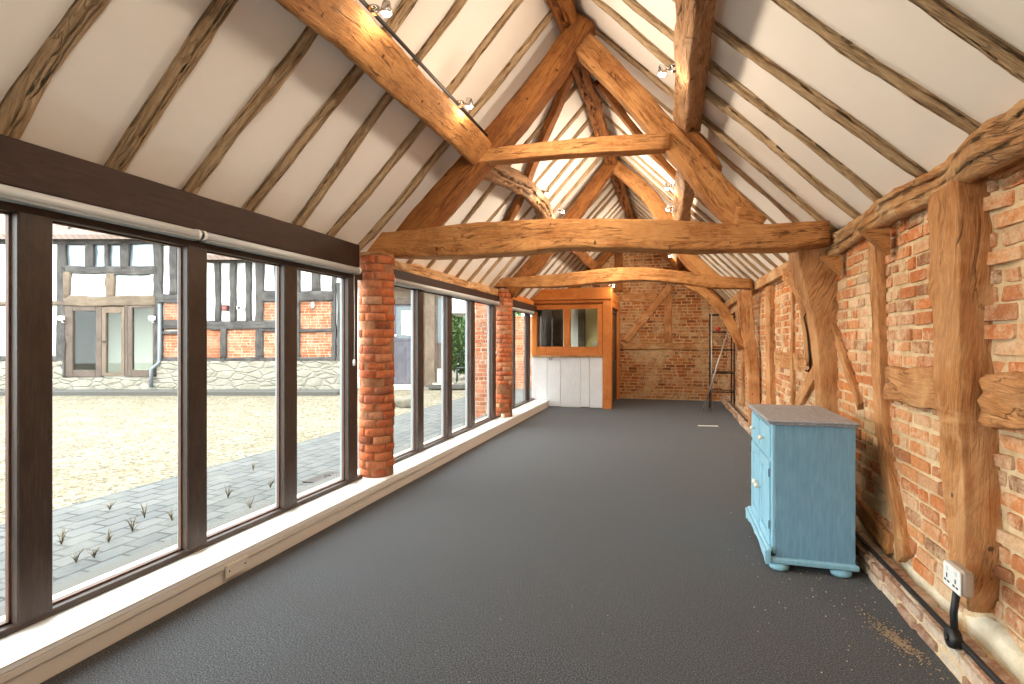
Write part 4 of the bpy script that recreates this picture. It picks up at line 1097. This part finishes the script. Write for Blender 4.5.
gl = fbox('window', 'joinery', 65, 73, 308, 379, -.02, .08, .01)
for q in ((96, 102, 308, 379), (73, 96, 308, 313), (73, 96, 372, 379)): fbox('window_bar', 'joinery', *q, -.02, .08, .01)
fbox('pane', 'glass_far', 73, 96, 313, 372, .03, .04)
dr = fbox('door', 'timber_tan', 102.5, 106.5, 309, 378, -.03, .06, .006)
for q in ((122, 125, 309, 378), (106.5, 122, 309, 315), (106.5, 122, 374.5, 378)): fbox('door_rail', 'timber_tan', *q, -.03, .06, .006)
fbox('pane', 'glass_far', 106.5, 122, 315, 375, .03, .04)
fbox('door_frame', 'joinery', 125, 128, 307, 379, -.02, .08, .01); fbox('door_handle', 'iron', 104, 107, 343, 344.2, -.08, -.03)
for q in ((128, 132.5, 308, 379), (153, 156, 308, 379), (132.5, 153, 372, 379), (132.5, 153, 307.5, 310)): fbox('window_bar', 'joinery', *q, -.02, .08, .01)
fbox('pane', 'glass_far', 132.5, 153, 310, 372, .03, .04)
# roofs
def froof(u0, u1, vE, d0, run, rise, name='roof'):
    m = MB(); a, b = fx(u0)-OX, fx(u1)-OX; z = fz(vE); st = len(m.v); L = math.hypot(run, rise)
    for (x, y, zz) in ((a, d0, z), (b, d0, z), (b, d0+run, z+rise), (a, d0+run, z+rise)): m.v.append(Vector((x, y, zz)))
    for (x, y, zz) in ((a, d0, z-.12), (b, d0, z-.12), (b, d0+run, z+rise-.12), (a, d0+run, z+rise-.12)): m.v.append(Vector((x, y, zz)))
    m.face([st, st+1, st+2, st+3], [(0, 0), (b-a, 0), (b-a, L), (0, L)])
    m.face([st+7, st+6, st+5, st+4]); m.face([st, st+4, st+5, st+1]); m.face([st+1, st+5, st+6, st+2]); m.face([st+3, st+2, st+6, st+7]); m.face([st, st+3, st+7, st+4])
    m.build(name, 'tiles', fh)
froof(-75, 192, 239, -.35, 3.4, 3.3); froof(192, 349, 259, -.30, 3.35, 3.2)
m = MB(); m.tube([(fx(161)-OX, -.06, fz(306)), (fx(161)-OX, -.06, fz(364)), (fx(155)-OX, -.16, fz(371)), (fx(155)-OX, -.16, fz(389))], .05, 10); m.build('downpipe', 'downpipe', fh)
fl = thing('roof_finial', 'small metal finial on the tiled farmhouse roof', 'finial', tuple(fh.matrix_basis @ Vector((fx(73)-OX, -.1, fz(240)))), TH)
m = MB(); m.tube([(0, 0, 0), (0, 0, .2)], .02, 8); m.build('rod', 'iron', fl)
m = MB(); m.lathe([(.02, .18), (.06, .22), (.05, .27), (.015, .3), (.012, .38), (0, .40)], (0, 0, 0), 'z', 12); m.build('tip', 'iron', fl)
def onhouse(name, label, cat, u, v, d=-.1):
    return thing(name, label, cat, tuple(fh.matrix_basis @ Vector((fx(u)-OX, d, fz(v)))), TH)
t = onhouse('alarm_box', 'small dark red box on the white farmhouse plaster', 'alarm', 226, 310)
m = MB(); m.box(-.07, .07, .0, .14, -.08, .08, .01); m.build('case', 'alarm_red', t)
m = MB(); m.box(-.05, .05, -.006, .0, -.03, .03, .002); m.build('cover', 'inside_brick', t)
t = onhouse('wall_lamp', 'round white lamp on the white farmhouse plaster right of the red box', 'lamp', 241, 310)
m = MB(); m.lathe([(0, .14), (.07, .14), (.085, .02), (.06, -.01), (0, -.015)], (0, 0, 0), 'y', 16); m.build('lamp_case', 'socket_white', t)
m = MB(); m.lathe([(0, -.01), (.04, -.012), (.03, -.05), (0, -.055)], (0, 0, 0), 'y', 14); m.build('lens', 'black', t)
for u, v, lb in ((65, 320, 'white floodlight on the left post of the glazed porch'), (155, 320, 'white floodlight beside the downpipe of the glazed porch')):
    t = onhouse('floodlight', lb, 'floodlight', u, v, -.12)
    m = MB(); m.box(-.08, .08, -.05, .03, -.07, .05, .012); m.build('lamp_case', 'socket_white', t)
    m = MB(); m.tube([(0, 0, -.06), (0, .02, -.12), (0, .1, -.14)], .018, 8); m.build('bracket', 'socket_white', t)
t = onhouse('wall_lamp', 'small brass wall lamp on the right brick panel of the farmhouse', 'lamp', 314, 308)
m = MB(); m.lathe([(0, -.1), (.045, -.1), (.055, .0), (.04, .1), (0, .11)], (0, 0, 0), 'z', 12); m.build('lantern', 'alu', t)
m = MB(); m.tube([(0, 0, .1), (0, .03, .16), (0, .13, .16)], .012, 8); m.build('bracket', 'iron', t)

# ---- annexe with grey stable door seen through the middle window
DA = 16.; KA = DA/540
def ax(u): return (u-512)*KA
def az(v): return 1.4-(v-343)*KA
AX = ax(430)
an = thing('annexe', 'outbuilding with grey door and open passage across the yard', 'outbuilding', (-DA*math.sin(TH)+AX*math.cos(TH), DA*math.cos(TH)+AX*math.sin(TH), 0), TH)
def abox(name, mat, u0, u1, v0, v1, d0, d1, bev=.0, parent=None):
    m = MB(); m.box(ax(u0)-AX, ax(u1)-AX, d0, d1, az(v1), az(v0), bev); return m.build(name, mat, parent or an)
abox('wall', 'plaster_out', 347, 392, 286, 390, .0, .3)
abox('wall', 'timber_tan', 347, 475, 280, 300, .02, .3); abox('lintel', 'joinery', 390, 426, 300, 306.5, -.02, .2, .01)
abox('post', 'timber_tan', 425, 435, 288, 388.5, -.05, .2, .02); abox('post', 'timber_tan', 388, 393, 300, 388.5, -.02, .2, .02); abox('post', 'timber_tan', 417, 425, 306, 388.5, .0, .2, .02)
d = abox('door', 'door_grey', 393.5, 416.5, 343, 388, .04, .1, .01)
for q in ((393.5, 395.5, 306, 343), (414.8, 416.5, 306, 343), (395.5, 414.8, 306, 308), (395.5, 414.8, 340, 343)): abox('door_rail', 'door_grey', *q, .03, .1, .005)
abox('door_pane', 'glass_dark', 395.5, 414.8, 308, 340, .06, .07)
for q in ((396, 404, 349, 386), (406, 414.5, 349, 386)): abox('door_panel', 'door_grey', *q, .025, .05, .015)
m = MB(); m.lathe([(.015, .03), (.015, -.0), (.035, -.02), (.03, -.045), (0, -.05)], (ax(395.5)-AX, .03, az(337.5)), 'y', 12); m.build('door_knob', 'ceramic', an)
abox('window', 'joinery', 435, 437, 294, 388, .0, .15, .005); abox('window_bar', 'joinery', 447, 451, 294, 388, .0, .15, .005)
abox('window_bar', 'joinery', 437, 447, 345, 371, .05, .15); abox('window_pane', 'glass_dark', 437, 447, 296, 345, .06, .07); abox('window_bar', 'joinery', 437, 447, 371, 386, .06, .15)
abox('sill', 'upstand', 433, 453, 385, 388.5, -.12, .1, .01); abox('step', 'upstand', 388, 420, 386.5, 391, -.4, .1, .01)
abox('soffit', 'plaster_out', 451, 476, 300, 315, .0, 2.2)
abox('end_wall', 'timber_tan', 473, 480, 296, 390, .1, 2.2)
froofm = MB(); a, b = ax(345)-AX, ax(482)-AX; st = len(froofm.v)
for (x, y, zz) in ((a, -.4, az(286)), (b, -.4, az(286)), (b, 3., az(286)+2.8), (a, 3., az(286)+2.8), (a, -.4, az(286)-.12), (b, -.4, az(286)-.12), (b, 3., az(286)+2.68), (a, 3., az(286)+2.68)): froofm.v.append(Vector((x, y, zz)))
froofm.face([st, st+1, st+2, st+3], [(0, 0), (b-a, 0), (b-a, 4.4), (0, 4.4)])
for q in ((7, 6, 5, 4), (0, 4, 5, 1), (1, 5, 6, 2), (3, 2, 6, 7), (0, 3, 7, 4)): froofm.face([st+k for k in q])
froofm.build('roof', 'tiles', an)
abox('threshold', 'stone_path', 430, 480, 386, 390, -.3, .3, .01)
def onannex(name, label, cat, u, v, d): return thing(name, label, cat, tuple(an.matrix_basis @ Vector((ax(u)-AX, d, az(v)))), TH)
for nm, lb, u, v, w, h, d, r in (('notice_sheet', 'upper white notice sheet on the grey door outside', 406, 319.5, 10, 13.5, .045, 0), ('notice_sheet', 'lower white notice sheet on the grey door outside', 406.8, 332, 11, 10, .04, .06), ('notice_sheet', 'white notice sheet low in the window beside the grey door', 440, 377.5, 7.5, 13, .05, 0)):
    m = MB(); m.box(-w*KA/2, w*KA/2, -.004, 0, -h*KA/2, h*KA/2, .0); o = m.build(nm, 'paper'); o.location = an.matrix_basis @ Vector((ax(u)-AX, d, az(v))); o.rotation_euler = (0, r, TH); tag(o, lb, 'notice', 'notice sheets')
# garden chair in the passage
ch = onannex('garden_chair', 'dark metal garden chair in the open passage', 'chair', 459, 387, 1.2)
m = MB(); m.box(-.2, .2, -.2, .2, .43, .46, .01); m.build('seat', 'chairmetal', ch)
for sx in (-.18, .18):
    for sy in (-.18, .18):
        m = MB(); m.tube([(sx, sy, 0), (sx, sy, .43)], .016, 8); m.build('leg', 'chairmetal', ch)
m = MB(); m.tube([(-.19, .19, .44), (-.19, .24, .9), (0, .25, .97), (.19, .24, .9), (.19, .19, .44)], .015, 8)
for sx in (-.1, 0, .1): m.tube([(sx, .2, .45), (sx, .245, .92)], .008, 6)
m.build('backrest', 'chairmetal', ch)
# green bush beyond the passage
rng = random.Random(4)
bs = onannex('bush', 'light green bush seen through the open passage', 'bush', 463, 390.3, 4.6)
m = MB(); m.tube([(0, 0, 0), (.03, 0, .5), (0, .02, 1.2)], [.06, .05, .03], 8); m.build('stem', 'timber_tan', bs)
m = MB()
for i in range(5200):
    th_ = rng.uniform(0, 2*PI); ph = math.acos(rng.uniform(-1, 1)); rr = rng.uniform(.5, 1)**.5
    c = Vector((rr*1.5*math.sin(ph)*math.cos(th_), rr*.9*math.sin(ph)*math.sin(th_), 1.55+rr*1.5*math.cos(ph)))
    a = Vector((rng.gauss(0, 1), rng.gauss(0, 1), rng.gauss(0, 1))).normalized(); b = a.orthogonal().normalized(); s = rng.uniform(.07, .13); st = len(m.v)
    for q in (c-a*s, c+b*s*.5, c+a*s, c-b*s*.5): m.v.append(q)
    m.face([st, st+1, st+2, st+3])
m.build('foliage', 'foliage', bs, fix=False)
m = MB()
def fb(u, v, d): return (u, .02-d, v)
bricks(m, fb, ax(480)-AX, ax(560)-AX, -.02, az(318), 91, prot=.008); m.box(ax(480)-AX, ax(560)-AX, .025, .25, -.03, az(318), 0, .5, 1)
m.build('brick_wall', ['brick_out', 'mortar_out'], an)
b2 = onannex('bush', 'taller dark green bush behind the light green one', 'bush', 470, 390, 8.4)
for k in list(bs.children):
    c = k.copy(); C.objects.link(c); c.parent = b2; c.scale = (1.3, 1.2, 1.25); c.rotation_euler = (0, 0, .3)
# brick garden pier beside the second pillar, outside
m = MB(); gx0, gx1, gy0, gy1 = -.30, .30, 0., 3.2
def f1(u, v, d): return (u, -d, v)
def f2(u, v, d): return (-.14-d, u, v)
def f3(u, v, d): return (.14+d, u, v)
m.box(-.135, .135, .005, 1.2, 0, 2.6, 0, .5, 1)
bricks(m, f1, -.14, .14, 0, 2.6, 81, prot=.008); bricks(m, f2, 0, 1.2, 0, 2.6, 82, prot=.008); bricks(m, f3, 0, 1.2, 0, 2.6, 83, prot=.008)
o = m.build('brick_garden_wall', ['brick_out', 'mortar_out'], None, (-3.34, 9.45, GZ), 0.)
tag(o, 'orange brick wall end outside beside the second brick pillar', 'wall')

# ================================================================== world, camera, view
w = bpy.data.worlds.new('sky'); bpy.context.scene.world = w; w.use_nodes = True
nt = w.node_tree; nt.nodes.clear(); g = G(nt)
out = g.n('ShaderNodeOutputWorld'); bg = g.n('ShaderNodeBackground')
bg.inputs[0].default_value = (.96, .98, 1, 1); bg.inputs[1].default_value = 6.0
g.l(bg.outputs[0], out.inputs[0])

cam = bpy.data.cameras.new('camera'); co = bpy.data.objects.new('camera', cam); C.objects.link(co)
co.location = (0, 0, 1.4); co.rotation_euler = (PI/2, 0, TH)
cam.sensor_width = 36; cam.lens = 540/1024*36; cam.shift_y = (342-343)/1024*-1*-1; cam.clip_start = .05
bpy.context.scene.camera = co
sc = bpy.context.scene
sc.view_settings.view_transform = 'Standard'; sc.view_settings.look = 'None'
sc.view_settings.gamma = 1; sc.view_settings.use_curve_mapping = False
sc.view_settings.exposure = .8
